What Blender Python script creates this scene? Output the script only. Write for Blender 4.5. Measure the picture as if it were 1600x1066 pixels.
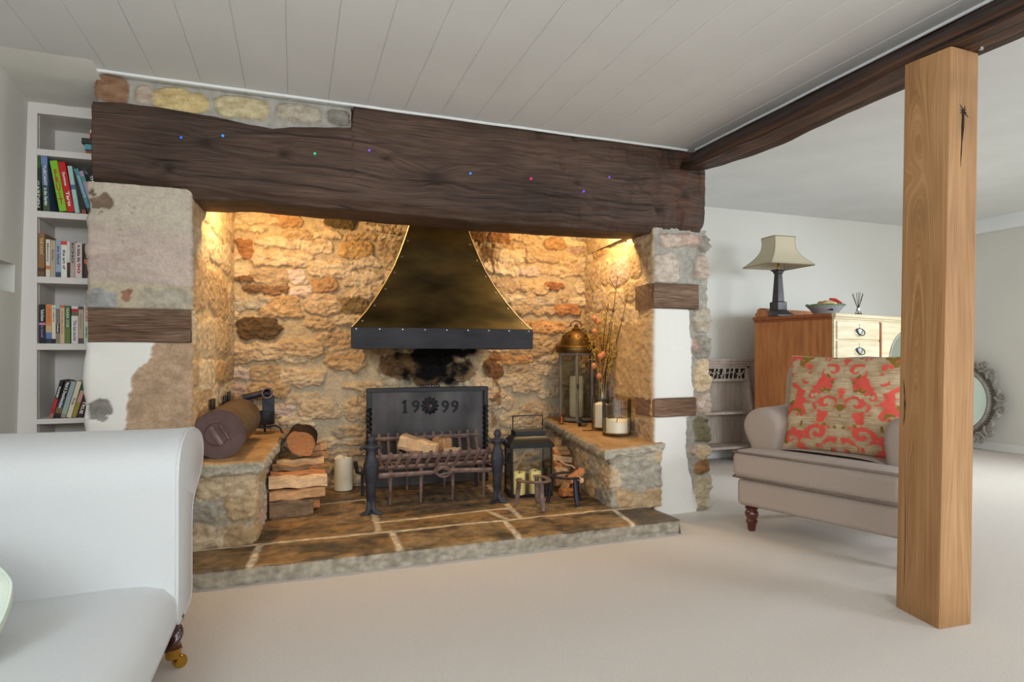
import bpy, bmesh, math, random
import numpy as np
from mathutils import Matrix, Vector

for o in list(bpy.data.objects):
    bpy.data.objects.remove(o)
S = bpy.context.scene
COL = S.collection
PI = math.pi
R_ = math.radians

def lin(r, g, b):
    f = lambda c: (c / 255 / 12.92) if c / 255 <= .04045 else ((c / 255 + .055) / 1.055) ** 2.4
    return (f(r), f(g), f(b))

# ------------------------------------------------------------------ camera
F_PX, YAW, HOR, CH = 945.0, R_(19.8), 553.0, 1.0
cd = bpy.data.cameras.new('camera'); cam = bpy.data.objects.new('camera', cd); COL.objects.link(cam)
cd.sensor_fit = 'HORIZONTAL'; cd.sensor_width = 36; cd.lens = F_PX / 1600 * 36
cd.shift_y = (HOR - 533) / 1600; cd.clip_start = .02
cam.location = (0, 0, CH); cam.rotation_euler = (PI / 2, 0, -YAW)
S.camera = cam
# ------------------------------------------------------------------ world, lights, exposure
S.view_settings.view_transform = 'Standard'; S.view_settings.look = 'None'
S.view_settings.gamma = 1.0; S.view_settings.use_curve_mapping = False
S.view_settings.exposure = 0.14
w = bpy.data.worlds.new('daylight'); S.world = w; w.use_nodes = True
bg = w.node_tree.nodes['Background']; bg.inputs[0].default_value = (.93, .97, 1.0, 1); bg.inputs[1].default_value = 1.12

def area(name, loc, target, sx, sy, energy, color, spread=180):
    l = bpy.data.lights.new(name, 'AREA'); l.shape = 'RECTANGLE'; l.size = sx; l.size_y = sy
    l.energy = energy; l.color = color; l.spread = R_(spread)
    o = bpy.data.objects.new(name, l); COL.objects.link(o); o.location = loc
    o.rotation_euler = (Vector(target) - Vector(loc)).to_track_quat('-Z', 'Y').to_euler()
    return o
area('added_fill_rear', (.5, -2.2, 1.9), (1.0, 2.2, 0), 3.4, .8, 62, (.90, .95, 1.0))  # added fill in the open rear, angled down to brighten the carpet; no window built
area('added_fill_left', (-1.16, .15, 1.45), (1.6, 1.5, .35), 1.3, 1.2, 40, (.80, .90, 1.0))  # added fill to brighten the post and armchair; no window in the left wall
area('assumed_daylight_right', (4.9, -1.6, 1.7), (4.4, 2.6, 0), 1.8, 1.0, 52, (.80, .90, 1.0), 120)  # daylight assumed from the cool light on the right-hand carpet; no window built
area('assumed_daylight_far', (6.6, 2.2, 1.5), (3.7, 4.1, 0), 1.0, .9, 26, (.78, .89, 1.0), 100)  # assumed daylight for the further room's cool floor; no opening in the right wall
def warm_spot(name, loc, energy, r=.035):
    l = bpy.data.lights.new(name, 'POINT'); l.energy = energy; l.color = (1.0, .70, .34); l.shadow_soft_size = r
    o = bpy.data.objects.new(name, l); COL.objects.link(o); o.location = loc
warm_spot('inglenook_lamp_left', (-.22, 3.62, 1.93), 25)
warm_spot('inglenook_lamp_right', (1.88, 3.62, 1.93), 25)

# ------------------------------------------------------------------ pixel helpers (a point on a plane of known place)
FW = np.array([math.sin(YAW), math.cos(YAW), 0]); RT = np.array([math.cos(YAW), -math.sin(YAW), 0]); CC = np.array([0, 0, CH])
def ray(x, y): return FW + (x - 800) / F_PX * RT + np.array([0, 0, (HOR - y) / F_PX])
def pz(x, y, z): d = ray(x, y); return CC + d * (z - CH) / d[2]
def py(x, y, Y): d = ray(x, y); return CC + d * Y / d[1]
def px(x, y, X): d = ray(x, y); return CC + d * X / d[0]
def pd(x, y, D): return CC + ray(x, y) * D

# ------------------------------------------------------------------ noise
_rs = np.random.RandomState(7)
_ang = _rs.rand(256, 256) * 2 * PI
_gx, _gy = np.cos(_ang), np.sin(_ang)
def perlin(u, v, seed=0):
    u = np.asarray(u, float) + seed * 17.31; v = np.asarray(v, float) + seed * 41.7
    iu = np.floor(u).astype(int); iv = np.floor(v).astype(int); fu = u - iu; fv = v - iv
    def g(a, b): return _gx[a & 255, b & 255] * (u - a) + _gy[a & 255, b & 255] * (v - b)
    su = fu * fu * fu * (fu * (fu * 6 - 15) + 10); sv = fv * fv * fv * (fv * (fv * 6 - 15) + 10)
    a = g(iu, iv) * (1 - su) + g(iu + 1, iv) * su; b = g(iu, iv + 1) * (1 - su) + g(iu + 1, iv + 1) * su
    return (a * (1 - sv) + b * sv) * 1.5
def fbm(u, v, seed=0, oct=4, gain=.5):
    t = 0; a = 1; f = 1
    for k in range(oct):
        t = t + a * perlin(u * f, v * f, seed + k * 3); a *= gain; f *= 2.03
    return t
def sstep(a, b, x):
    t = np.clip((x - a) / (b - a), 0, 1); return t * t * (3 - 2 * t)
def vec_noise(P, sc, seed):
    x, y, z = P[:, 0] * sc, P[:, 1] * sc, P[:, 2] * sc
    return np.stack([perlin(x + .7 * y, z + .3 * y, seed), perlin(y + .5 * z, x + .4 * z, seed + 5), perlin(z + .6 * x, y - .4 * x, seed + 9)], 1)

# ------------------------------------------------------------------ materials
MATS = {}
def M(name, col, rough=.6, metal=0.0, var=.12, scale=12, bump=.1, bscale=60, stretch=(1, 1, 1), spec=.5, col2=None, detail=4, uv=False, sheen=0, trans=0, sss=0, emit=0, attr=False, coat=0):
    if name in MATS: return MATS[name]
    m = bpy.data.materials.new(name); m.use_nodes = True; nt = m.node_tree; N = nt.nodes; L = nt.links
    b = N['Principled BSDF']
    b.inputs['Roughness'].default_value = rough; b.inputs['Metallic'].default_value = metal
    b.inputs['Specular IOR Level'].default_value = spec
    tc = N.new('ShaderNodeTexCoord'); mp = N.new('ShaderNodeMapping'); mp.inputs['Scale'].default_value = stretch
    L.new(tc.outputs['UV' if uv else 'Object'], mp.inputs['Vector'])
    n1 = N.new('ShaderNodeTexNoise'); n1.inputs['Scale'].default_value = scale; n1.inputs['Detail'].default_value = detail
    L.new(mp.outputs[0], n1.inputs['Vector'])
    rp = N.new('ShaderNodeMapRange'); rp.inputs['From Min'].default_value = .3; rp.inputs['From Max'].default_value = .7
    L.new(n1.outputs[0], rp.inputs['Value'])
    mx = N.new('ShaderNodeMix'); mx.data_type = 'RGBA'
    L.new(rp.outputs[0], mx.inputs['Factor'])
    if attr:
        at = N.new('ShaderNodeVertexColor'); at.layer_name = 'Col'
        h1 = N.new('ShaderNodeMix'); h1.data_type = 'RGBA'; h1.blend_type = 'MULTIPLY'; h1.inputs['Factor'].default_value = 1
        L.new(at.outputs[0], h1.inputs[6]); h1.inputs[7].default_value = (1 - var,) * 3 + (1,)
        h2 = N.new('ShaderNodeMix'); h2.data_type = 'RGBA'; h2.blend_type = 'MULTIPLY'; h2.inputs['Factor'].default_value = 1
        L.new(at.outputs[0], h2.inputs[6]); h2.inputs[7].default_value = (1 + var,) * 3 + (1,)
        L.new(h1.outputs[2], mx.inputs[6]); L.new(h2.outputs[2], mx.inputs[7])
        am = N.new('ShaderNodeMix'); am.data_type = 'RGBA'; L.new(at.outputs[1], am.inputs['Factor']); L.new(at.outputs[0], am.inputs[6]); L.new(mx.outputs[2], am.inputs[7]); mx = am
    else:
        c2 = col2 or tuple(min(1, c * (1 + var)) for c in col)
        c1 = col if col2 else tuple(c * (1 - var) for c in col)
        mx.inputs[6].default_value = (*c1, 1); mx.inputs[7].default_value = (*c2, 1)
    L.new(mx.outputs[2], b.inputs['Base Color'])
    if bump:
        n2 = N.new('ShaderNodeTexNoise'); n2.inputs['Scale'].default_value = bscale; n2.inputs['Detail'].default_value = 5
        L.new(mp.outputs[0], n2.inputs['Vector'])
        bp = N.new('ShaderNodeBump'); bp.inputs['Strength'].default_value = bump; bp.inputs['Distance'].default_value = .01
        L.new(n2.outputs[0], bp.inputs['Height']); L.new(bp.outputs[0], b.inputs['Normal'])
        if attr:
            ms = N.new('ShaderNodeMath'); ms.operation = 'MULTIPLY'; ms.inputs[1].default_value = bump; L.new(at.outputs[1], ms.inputs[0]); L.new(ms.outputs[0], bp.inputs['Strength'])
    if sheen: b.inputs['Sheen Weight'].default_value = sheen
    if coat: b.inputs['Coat Weight'].default_value = coat; b.inputs['Coat Roughness'].default_value = .15
    if sss:
        b.inputs['Subsurface Weight'].default_value = sss; b.inputs['Subsurface Radius'].default_value = (.03, .02, .01)
    if emit:
        b.inputs['Emission Color'].default_value = (*col, 1); b.inputs['Emission Strength'].default_value = emit
    MATS[name] = m
    return m
def glass_mat(name, tint=(1, 1, 1), fac=.07):
    if name in MATS: return MATS[name]
    m = bpy.data.materials.new(name); m.use_nodes = True; nt = m.node_tree; N = nt.nodes; L = nt.links
    N.remove(N['Principled BSDF']); out = N['Material Output']
    t = N.new('ShaderNodeBsdfTransparent'); t.inputs[0].default_value = (*tint, 1)
    g = N.new('ShaderNodeBsdfGlossy'); g.inputs['Roughness'].default_value = .03
    fr = N.new('ShaderNodeFresnel'); fr.inputs[0].default_value = 1.3
    ad = N.new('ShaderNodeMath'); ad.operation = 'MULTIPLY_ADD'; ad.inputs[1].default_value = .8; ad.inputs[2].default_value = fac * .4
    nz = N.new('ShaderNodeTexNoise'); nz.inputs['Scale'].default_value = 9
    gl = N.new('ShaderNodeMath'); gl.operation = 'MULTIPLY_ADD'; gl.inputs[1].default_value = .03; L.new(nz.outputs[0], gl.inputs[0])
    L.new(fr.outputs[0], ad.inputs[0]); L.new(ad.outputs[0], gl.inputs[2])
    mx = N.new('ShaderNodeMixShader'); L.new(gl.outputs[0], mx.inputs[0]); L.new(t.outputs[0], mx.inputs[1]); L.new(g.outputs[0], mx.inputs[2])
    L.new(mx.outputs[0], out.inputs[0]); MATS[name] = m
    return m
def wood_mat(name, dark, mid, light, rough=.6, gscale=(1.5, 26), bump=.3, crack=.0):
    # grain follows the UV map: u along the timber, v across the grain
    m = bpy.data.materials.new(name); m.use_nodes = True; nt = m.node_tree; N = nt.nodes; L = nt.links
    b = N['Principled BSDF']; b.inputs['Roughness'].default_value = rough; b.inputs['Specular IOR Level'].default_value = .35
    tc = N.new('ShaderNodeTexCoord')
    def noise(sx, sy, det, dist=0):
        mp = N.new('ShaderNodeMapping'); mp.inputs['Scale'].default_value = (sx, sy, 1); L.new(tc.outputs['UV'], mp.inputs['Vector'])
        n = N.new('ShaderNodeTexNoise'); n.noise_dimensions = '2D'; n.inputs['Scale'].default_value = 1; n.inputs['Detail'].default_value = det; n.inputs['Roughness'].default_value = .6
        n.inputs['Distortion'].default_value = dist
        L.new(mp.outputs[0], n.inputs['Vector']); return n
    a = noise(gscale[0], gscale[1], 6); c = noise(gscale[0] * 2.5, gscale[1] * 6, 4); d = noise(1.3, 3.5, 3)
    s = N.new('ShaderNodeMath'); s.operation = 'MULTIPLY_ADD'; s.inputs[1].default_value = .5; L.new(c.outputs[0], s.inputs[0])
    s0 = N.new('ShaderNodeMath'); s0.operation = 'MULTIPLY_ADD'; s0.inputs[1].default_value = .5; L.new(a.outputs[0], s0.inputs[0])
    s1 = N.new('ShaderNodeMath'); s1.operation = 'MULTIPLY'; s1.inputs[1].default_value = .45; L.new(d.outputs[0], s1.inputs[0])
    L.new(s1.outputs[0], s0.inputs[2]); L.new(s0.outputs[0], s.inputs[2])
    r = N.new('ShaderNodeValToRGB'); e = r.color_ramp.elements
    e[0].position = .55; e[0].color = (*dark, 1); e[1].position = .92; e[1].color = (*light, 1)
    k = e.new(.72); k.color = (*mid, 1)
    L.new(s.outputs[0], r.inputs[0])
    last = r.outputs[0]
    if crack:
        cr = noise(gscale[0] * .9, gscale[1] * 1.3, 3)
        rr = N.new('ShaderNodeValToRGB'); q = rr.color_ramp.elements; q[0].position = .5 - .5 * crack; q[0].color = (0, 0, 0, 1); q[1].position = .5 - .5 * crack + .05; q[1].color = (1, 1, 1, 1)
        L.new(cr.outputs[0], rr.inputs[0])
        mm = N.new('ShaderNodeMix'); mm.data_type = 'RGBA'; mm.inputs[6].default_value = tuple(x * .35 for x in dark) + (1,)
        L.new(rr.outputs[0], mm.inputs['Factor']); L.new(last, mm.inputs[7]); last = mm.outputs[2]
    at = N.new('ShaderNodeVertexColor'); at.layer_name = 'Col'
    mu = N.new('ShaderNodeMix'); mu.data_type = 'RGBA'; mu.blend_type = 'MULTIPLY'; mu.inputs['Factor'].default_value = 1
    L.new(last, mu.inputs[6]); L.new(at.outputs[0], mu.inputs[7])
    L.new(mu.outputs[2], b.inputs['Base Color'])
    bp = N.new('ShaderNodeBump'); bp.inputs['Strength'].default_value = bump; bp.inputs['Distance'].default_value = .006
    L.new(s.outputs[0], bp.inputs['Height']); L.new(bp.outputs[0], b.inputs['Normal'])
    MATS[name] = m
    return m

STONE = M('stone_rubble', (1, 1, 1), .92, var=.16, scale=90, bump=.5, bscale=170, spec=.2, attr=True, detail=6)
FLAG = M('flagstone', (1, 1, 1), .5, var=.25, scale=30, bump=.25, bscale=70, spec=.4, attr=True, detail=6)
VCOL = M('painted_pattern', (1, 1, 1), .8, var=.08, scale=200, bump=.15, bscale=500, spec=.2, attr=True)
LOGM = M('split_log', (1, 1, 1), .85, var=.2, scale=30, bump=.5, bscale=60, stretch=(1, 4, 4), spec=.2, attr=True)
BOOKM = M('book_cover', (1, 1, 1), .45, var=.05, scale=60, bump=.02, spec=.4, attr=True)
WALLP = M('wall_paint', lin(216, 213, 203), .9, var=.02, scale=2, bump=.12, bscale=14, spec=.2)
CEILP = M('ceiling_paint', lin(231, 233, 231), .8, var=.03, scale=3, bump=.06, bscale=30, spec=.3)
SHELFP = M('shelf_paint', lin(222, 216, 208), .6, var=.02, scale=3, bump=.04, bscale=30, spec=.3)
SKIRT = M('skirting_paint', lin(225, 223, 218), .5, var=.02, bump=.03)
CARPET = M('cream_carpet', lin(240, 229, 217), 1.0, var=.10, scale=240, bump=.9, bscale=420, spec=.05, detail=3)
IRON = M('black_iron', lin(60, 60, 66), .55, .75, var=.35, scale=14, bump=.25, bscale=50)
IRONB = M('blackened_steel', lin(34, 33, 35), .42, .7, var=.35, scale=6, bump=.06, bscale=30, stretch=(1, 1, 3))
RUST = M('rusty_iron', lin(96, 76, 70), .75, .4, var=.4, scale=18, bump=.4, bscale=60, col2=lin(150, 125, 115))
BLACKM = M('black_paint_metal', lin(26, 26, 27), .35, .3, var=.15, bump=.03)
BRONZE = M('antique_bronze', lin(112, 84, 42), .42, .85, var=.35, scale=9, bump=.08)
HOODM = M('aged_hood_steel', lin(26, 23, 15), .42, .85, scale=4, bump=.05, bscale=18, stretch=(.6, 1, 1.6), col2=lin(92, 80, 48), detail=6)
RIM = M('hood_rim', lin(190, 165, 120), .3, .9, var=.1)
BRASS = M('polished_brass', lin(205, 160, 70), .2, 1.0, var=.08, bump=.02)
COPPER = M('dull_copper', lin(170, 98, 62), .35, .9, var=.15)
CHROME = M('pale_metal', lin(190, 190, 192), .3, 1.0, var=.1, bump=.02)
WAX = M('ivory_wax', lin(244, 232, 205), .5, var=.03, scale=5, bump=.05, sss=.25)
WAXY = M('yellow_wax', lin(240, 220, 140), .5, var=.05, scale=5, bump=.03, sss=.2)
WICK = M('burnt_wick', lin(40, 32, 26), .9)
GLASS = glass_mat('clear_glass', (.992, .995, .992), .04)
SMOKE = glass_mat('lantern_glass', (.975, .98, .96), .04)
MAHOG = M('mahogany', lin(88, 38, 22), .25, var=.3, scale=9, bump=.04, stretch=(1, 1, .3), coat=.5)
MAHOGD = M('dark_mahogany', lin(58, 20, 18), .25, var=.3, scale=9, bump=.04, coat=.5)
SOFAF = M('white_linen', lin(204, 204, 202), .85, var=.03, scale=300, bump=.2, bscale=500, spec=.2, sheen=.15)
GREENF = M('pale_green_cotton', lin(200, 208, 192), .85, var=.03, scale=200, bump=.15, bscale=400, spec=.2)
TAUPE = M('taupe_linen', lin(172, 157, 145), .9, var=.06, scale=260, bump=.25, bscale=450, spec=.15, sheen=.1)
PIPE = M('piping_taupe', lin(120, 104, 92), .9, var=.06)
PINE = M('orange_pine', lin(146, 82, 34), .42, var=.3, scale=7, bump=.06, stretch=(4, 4, .45), col2=lin(186, 116, 58))
PINED = M('orange_pine_top', lin(140, 72, 30), .4, var=.25, scale=7, bump=.06, stretch=(.5, 4, 4))
LIMED = M('limed_pine', lin(214, 200, 166), .5, var=.15, scale=6, bump=.08, stretch=(.6, 4, 5), col2=lin(192, 172, 130))
WASH = M('washed_wood', lin(168, 150, 136), .75, var=.2, scale=10, bump=.2, stretch=(6, 6, .5), col2=lin(196, 182, 168))
WASHG = M('weathered_lantern_wood', lin(120, 106, 92), .8, var=.3, scale=14, bump=.3, stretch=(6, 6, .7))
LAMPB = M('dark_lamp_metal', lin(62, 58, 58), .4, .5, var=.2, bump=.04)
SHADE = M('linen_shade', lin(196, 184, 158), .9, var=.04, scale=120, bump=.1, bscale=300, spec=.1)
SHADEE = M('shade_trim', lin(150, 140, 110), .9, var=.04)
CERAM = M('grey_ceramic', lin(170, 172, 172), .35, var=.06, bump=.02)
CERAMG = M('green_glaze', lin(120, 170, 120), .3, var=.2, scale=30)
REDC = M('red_paper', lin(176, 30, 28), .5, var=.2)
ORNATE = M('silver_grey_frame', lin(150, 144, 134), .6, var=.2, scale=30, bump=.2)
MIRROR = M('mirror_glass', lin(225, 240, 230), .02, 1.0, var=0, bump=0)
PAGES = M('page_block', lin(222, 208, 184), .9, var=.1, scale=8, stretch=(60, 1, 1), bump=.05)
TWIG = M('dark_twig', lin(74, 42, 28), .8, var=.2)
BLOSSOM = M('dried_yellow_flower', lin(206, 168, 70), .8, var=.3, scale=40, bump=0)
PODM = M('orange_seed_pod', lin(200, 128, 84), .7, var=.25, scale=60, bump=.1)
DRIED = M('dried_leaf', lin(110, 80, 40), .9, var=.3)
BEAMW = wood_mat('old_dark_oak', lin(52, 39, 31), lin(77, 58, 46), lin(102, 80, 66), .7, (2.6, 80), .5, crack=.40)
CBEAM = wood_mat('dark_stained_beam', lin(34, 20, 12), lin(70, 44, 30), lin(110, 74, 52), .5, (1.2, 26), .4, crack=.2)
PADW = wood_mat('weathered_timber_pad', lin(78, 56, 40), lin(112, 84, 64), lin(160, 134, 112), .85, (5, 90), .8, crack=.36)
OAK = wood_mat('pale_oak', lin(140, 101, 63), lin(164, 122, 80), lin(182, 143, 100), .65, (1.5, 60), .22)

# ------------------------------------------------------------------ mesh helpers
class MB:
    def __init__(s): s.v = []; s.f = []; s.c = []; s.uv = None; s.n = 0; s.hascol = False
    def add(s, V, F, col=None):
        V = np.asarray(V, float).reshape(-1, 3); b = s.n
        s.v.append(V); s.f.extend([[i + b for i in f] for f in F]); s.n += len(V)
        if col is not None:
            c = np.asarray(col, float)
            if c.ndim == 1: c = np.repeat(c[None, :], len(V), 0)
            s.hascol = True
        else: c = np.ones((len(V), 3))
        if c.shape[1] == 3: c = np.concatenate([c, np.ones((len(c), 1))], 1)
        s.c.append(c)
        return s
    def tf(s, mat, k=-1):                       # transform the last shape added
        V = s.v[k]; A = np.array(mat)
        s.v[k] = V @ A[:3, :3].T + A[:3, 3]; return s
    def box(s, x0, x1, y0, y1, z0, z1, col=None):
        V = [(x, y, z) for z in (z0, z1) for y in (y0, y1) for x in (x0, x1)]
        return s.add(V, [(0, 2, 3, 1), (4, 5, 7, 6), (0, 1, 5, 4), (2, 6, 7, 3), (0, 4, 6, 2), (1, 3, 7, 5)], col)
    def grid(s, P, col=None, flip=False):       # P: (nu, nv, 3)
        nu, nv = P.shape[:2]
        i = np.arange(nu * nv).reshape(nu, nv)
        q = np.stack([i[:-1, :-1], i[1:, :-1], i[1:, 1:], i[:-1, 1:]], -1).reshape(-1, 4)
        if flip: q = q[:, ::-1]
        return s.add(P.reshape(-1, 3), q.tolist(), None if col is None else np.asarray(col).reshape(-1, np.asarray(col).shape[-1]))
    def loft(s, rings, caps=True, col=None, closed=True):
        Rg = [np.asarray(r, float) for r in rings]; n = len(Rg[0]); V = np.concatenate(Rg); F = []
        for k in range(len(Rg) - 1):
            for i in range(n if closed else n - 1):
                j = (i + 1) % n; a = k * n
                F.append((a + i, a + j, a + n + j, a + n + i))
        if caps:
            F.append(tuple(range(n - 1, -1, -1))); F.append(tuple((len(Rg) - 1) * n + i for i in range(n)))
        return s.add(V, F, col)
    def tube(s, pts, r, seg=8, closed=False, col=None, flat=None):
        P = [Vector(p) for p in pts]; n = len(P); rr = r if hasattr(r, '__len__') else [r] * n
        T = []
        for i in range(n):
            a = P[(i - 1) % n] if (closed or i > 0) else P[i]; b = P[(i + 1) % n] if (closed or i < n - 1) else P[i]
            T.append((b - a).normalized())
        up = Vector((0, 0, 1)) if abs(T[0].z) < .9 else Vector((0, 1, 0))
        nrm = (up - T[0] * up.dot(T[0])).normalized(); rings = []
        for i in range(n):
            nrm = (nrm - T[i] * nrm.dot(T[i])).normalized(); bi = T[i].cross(nrm)
            fa, fb = (1, 1) if flat is None else flat
            rings.append([P[i] + (nrm * math.cos(2 * PI * k / seg) * fa + bi * math.sin(2 * PI * k / seg) * fb) * rr[i] for k in range(seg)])
        if closed:
            rings.append(rings[0]); return s.loft(rings, False, col)
        return s.loft(rings, True, col)
    def lathe(s, prof, c=(0, 0, 0), seg=24, col=None, sq=False):
        rings = []
        for (r, z) in prof:
            r = max(r, 1e-4)
            rings.append([(c[0] + r * math.cos(2 * PI * k / seg), c[1] + r * math.sin(2 * PI * k / seg), c[2] + z) for k in range(seg)])
        return s.loft(rings, True, col)
    def prism(s, outline, fn, d0, d1, col=None):  # outline in 2D, fn(a, b, d) -> point
        return s.loft([[fn(a, b, d) for a, b in outline] for d in (d0, d1)], True, col)
    def rbox(s, c, size, r=.02, n=6, noise=0, nsc=6, seed=0, crown=0, col=None, rot=None):
        h = np.array(size, float) / 2; r = min(r, h.min() * .999); V = []; F = []; base = 0
        for ax in range(3):
            for sg in (-1, 1):
                o1, o2 = (ax + 1) % 3, (ax + 2) % 3
                def samp(hh):
                    k = max(2, n); e = np.concatenate([np.linspace(-hh, -hh + r, k)[:-1], np.linspace(-hh + r, hh - r, k), np.linspace(hh - r, hh, k)[1:]])
                    return e
                A, B = np.meshgrid(samp(h[o1]), samp(h[o2]), indexing='ij'); P = np.zeros(A.shape + (3,))
                P[..., o1] = A; P[..., o2] = B; P[..., ax] = sg * h[ax]
                q = np.clip(P, -(h - r), h - r); d = P - q; l = np.linalg.norm(d, axis=-1, keepdims=True)
                P = q + d / np.maximum(l, 1e-9) * r
                i = np.arange(A.size).reshape(A.shape) + base; base += A.size
                Q = np.stack([i[:-1, :-1], i[1:, :-1], i[1:, 1:], i[:-1, 1:]], -1).reshape(-1, 4)
                if sg < 0: Q = Q[:, ::-1]
                V.append(P.reshape(-1, 3)); F += Q.tolist()
        V = np.concatenate(V)
        if crown: V[:, 2] += np.sign(V[:, 2]) * crown * np.clip(1 - (V[:, 0] / h[0]) ** 2, 0, 1) * np.clip(1 - (V[:, 1] / h[1]) ** 2, 0, 1)
        if noise: V = V + noise * vec_noise(V + np.array(c), nsc, seed) + noise * .4 * vec_noise(V + np.array(c), nsc * 3.1, seed + 2)
        if rot is not None: V = V @ np.array(rot).T
        return s.add(V + np.array(c, float), F, col)
    def build(s, name, mat, parent=None, smooth=32, loc=None, bevel=0, merge=True, subsurf=0, mods=None):
        V = np.concatenate(s.v)
        org = np.zeros(3)
        if parent is not None:
            rt = parent
            while rt.parent is not None: rt = rt.parent
            W = np.array((Matrix.Translation(rt.location) @ rt.rotation_euler.to_matrix().to_4x4()).inverted())
            if rt.get('_world', 0): V = V @ W[:3, :3].T + W[:3, 3]
        elif loc is not None:
            org = np.array(loc, float); V = V - org
        me = bpy.data.meshes.new(name); me.from_pydata(V.tolist(), [], s.f)
        if s.hascol or mat.name in ('stone_rubble', 'flagstone') or mat in (BEAMW, CBEAM, PADW, OAK):
            a = me.color_attributes.new('Col', 'FLOAT_COLOR', 'POINT'); c = np.concatenate(s.c)
            a.data.foreach_set('color', c.ravel())
        if s.uv is not None:
            u = me.uv_layers.new(name='UVMap'); li = np.zeros(len(me.loops), int); me.loops.foreach_get('vertex_index', li)
            u.data.foreach_set('uv', np.asarray(s.uv)[li].ravel())
        if merge:
            bm = bmesh.new(); bm.from_mesh(me); bmesh.ops.remove_doubles(bm, verts=bm.verts, dist=1e-5)
            bmesh.ops.recalc_face_normals(bm, faces=bm.faces) if merge != 'keep' else None
            bm.to_mesh(me); bm.free()
        me.materials.append(mat)
        if smooth:
            me.polygons.foreach_set('use_smooth', np.ones(len(me.polygons), bool))
            if smooth < 180: me.set_sharp_from_angle(angle=R_(smooth))
        o = bpy.data.objects.new(name, me); COL.objects.link(o); o.location = org
        if parent is not None: o.parent = parent
        if bevel:
            b = o.modifiers.new('bevel', 'BEVEL'); b.width = bevel; b.segments = 3; b.limit_method = 'ANGLE'; b.angle_limit = R_(40)
        if subsurf:
            b = o.modifiers.new('sub', 'SUBSURF'); b.levels = subsurf; b.render_levels = subsurf
        return o
def thing(name, label, cat, loc, rotz=0, group=None, world=True):
    o = bpy.data.objects.new(name, None); COL.objects.link(o); o.empty_display_size = .05
    o.location = tuple(loc); o.rotation_euler = (0, 0, rotz); tag(o, label, cat, group); o['_world'] = 1 if world else 0
    return o
def tag(o, label, cat, group=None):
    o['label'] = label; o['category'] = cat
    if group: o['group'] = group
    return o
def struct(o): o['kind'] = 'structure'; return o
def arc(c, r, a0, a1, n): return [(c[0] + r * math.cos(R_(a0 + (a1 - a0) * i / n)), c[1] + r * math.sin(R_(a0 + (a1 - a0) * i / n))) for i in range(n + 1)]

# ------------------------------------------------------------------ rubble masonry: relief and the stones' own colours
TAN = [lin(196, 168, 132), lin(190, 162, 124), lin(204, 180, 146), lin(182, 152, 114), lin(198, 174, 140), lin(178, 152, 118), lin(206, 184, 150)]
OCH = [lin(172, 134, 88), lin(162, 122, 78), lin(184, 148, 104)]
GRY = [lin(150, 142, 128), lin(168, 158, 142), lin(136, 130, 118), lin(178, 166, 146)]
PNK = [lin(190, 164, 146), lin(178, 150, 134), lin(200, 178, 160)]
RST = [lin(118, 82, 52), lin(130, 92, 60), lin(100, 72, 50)]
def lay(W, H, sw, sh, seed, palette, u0=0, v0=0):
    rg = random.Random(seed); st = []; v = v0 - .02
    while v < v0 + H:
        h = sh * rg.uniform(.65, 1.45); u = u0 - rg.random() * sw
        while u < u0 + W:
            ww = sw * rg.uniform(.5, 1.75); hh = h * rg.uniform(.75, 1.1)
            st.append((u + ww / 2, v + h / 2 + rg.uniform(-.15, .15) * h, ww * .53, hh * .53, rg.choice(palette), rg.uniform(.5, 1.0), rg.uniform(-.12, .12), rg.random()))
            u += ww
        v += h
    return st
def masonry(u, v, stones, seed=0, height=.022, mortar=lin(176, 156, 128), edge=.17, rough=.006, warp=.024, amp=1.0):
    uw = u + warp * fbm(u * 11, v * 11, seed + 1, 4, .6); vw = v + warp * .8 * fbm(u * 11, v * 11, seed + 11, 4, .6)
    best = np.full(u.shape, -9.0); rel = np.zeros(u.shape); col = np.zeros(u.shape + (3,)); col[:] = mortar
    for (cu, cv, a, b, c, hs, tl, rnd) in stones:
        k = np.nonzero((np.abs(uw - cu) < a * 1.25) & (np.abs(vw - cv) < b * 1.3))[0]
        if not len(k): continue
        du = (uw[k] - cu) / a; dv = (vw[k] - cv) / b; ct, sn = math.cos(tl), math.sin(tl); du, dv = du * ct + dv * sn * b / a, dv * ct - du * sn * a / b
        s_ = 1 - (np.abs(du) ** 3.6 + np.abs(dv) ** 3.6) ** (1 / 3.6)
        m = s_ > best[k]; kk = k[m]; s_ = s_[m]; best[kk] = s_
        t = sstep(0.0, edge, s_) * .8 + .2 * sstep(.1, .6, s_)
        rel[kk] = t * height * hs * (1 + .35 * (rnd - .5) * du[m] - .5 * (rnd - .4) * dv[m])
        n = fbm(u[kk] * 14, v[kk] * 30, seed + 3 + int(rnd * 9), 4)
        tone = 1 + .30 * n[:, None] * np.array([.8, 1.0, 1.15]) + .10 * (rnd - .5)
        cc = np.array(c) * np.clip(tone, .45, 1.5); q = sstep(.0, .10, s_)[:, None]
        col[kk] = np.array(mortar) * (1 - q) + cc * q
    mm = best < .02
    rel[mm] -= .004; col[mm] *= (1 + .18 * fbm(u[mm] * 22, v[mm] * 22, seed + 8, 3))[:, None]
    rel += rough * fbm(u * 28, v * 34, seed + 2, 4) * (.5 + sstep(0, .2, best)) + .0025 * amp * fbm(u * 95, v * 110, seed + 4, 2)
    rel += .007 * amp * fbm(u * 8, v * 15, seed + 21, 3) * sstep(0, .3, best)
    rg_ = 1 - np.abs(fbm(u * 13, v * 26, seed + 23, 3)); rel += .007 * amp * (rg_ - .7) * sstep(0, .25, best)
    return rel, np.clip(col, .004, 1), best
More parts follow.
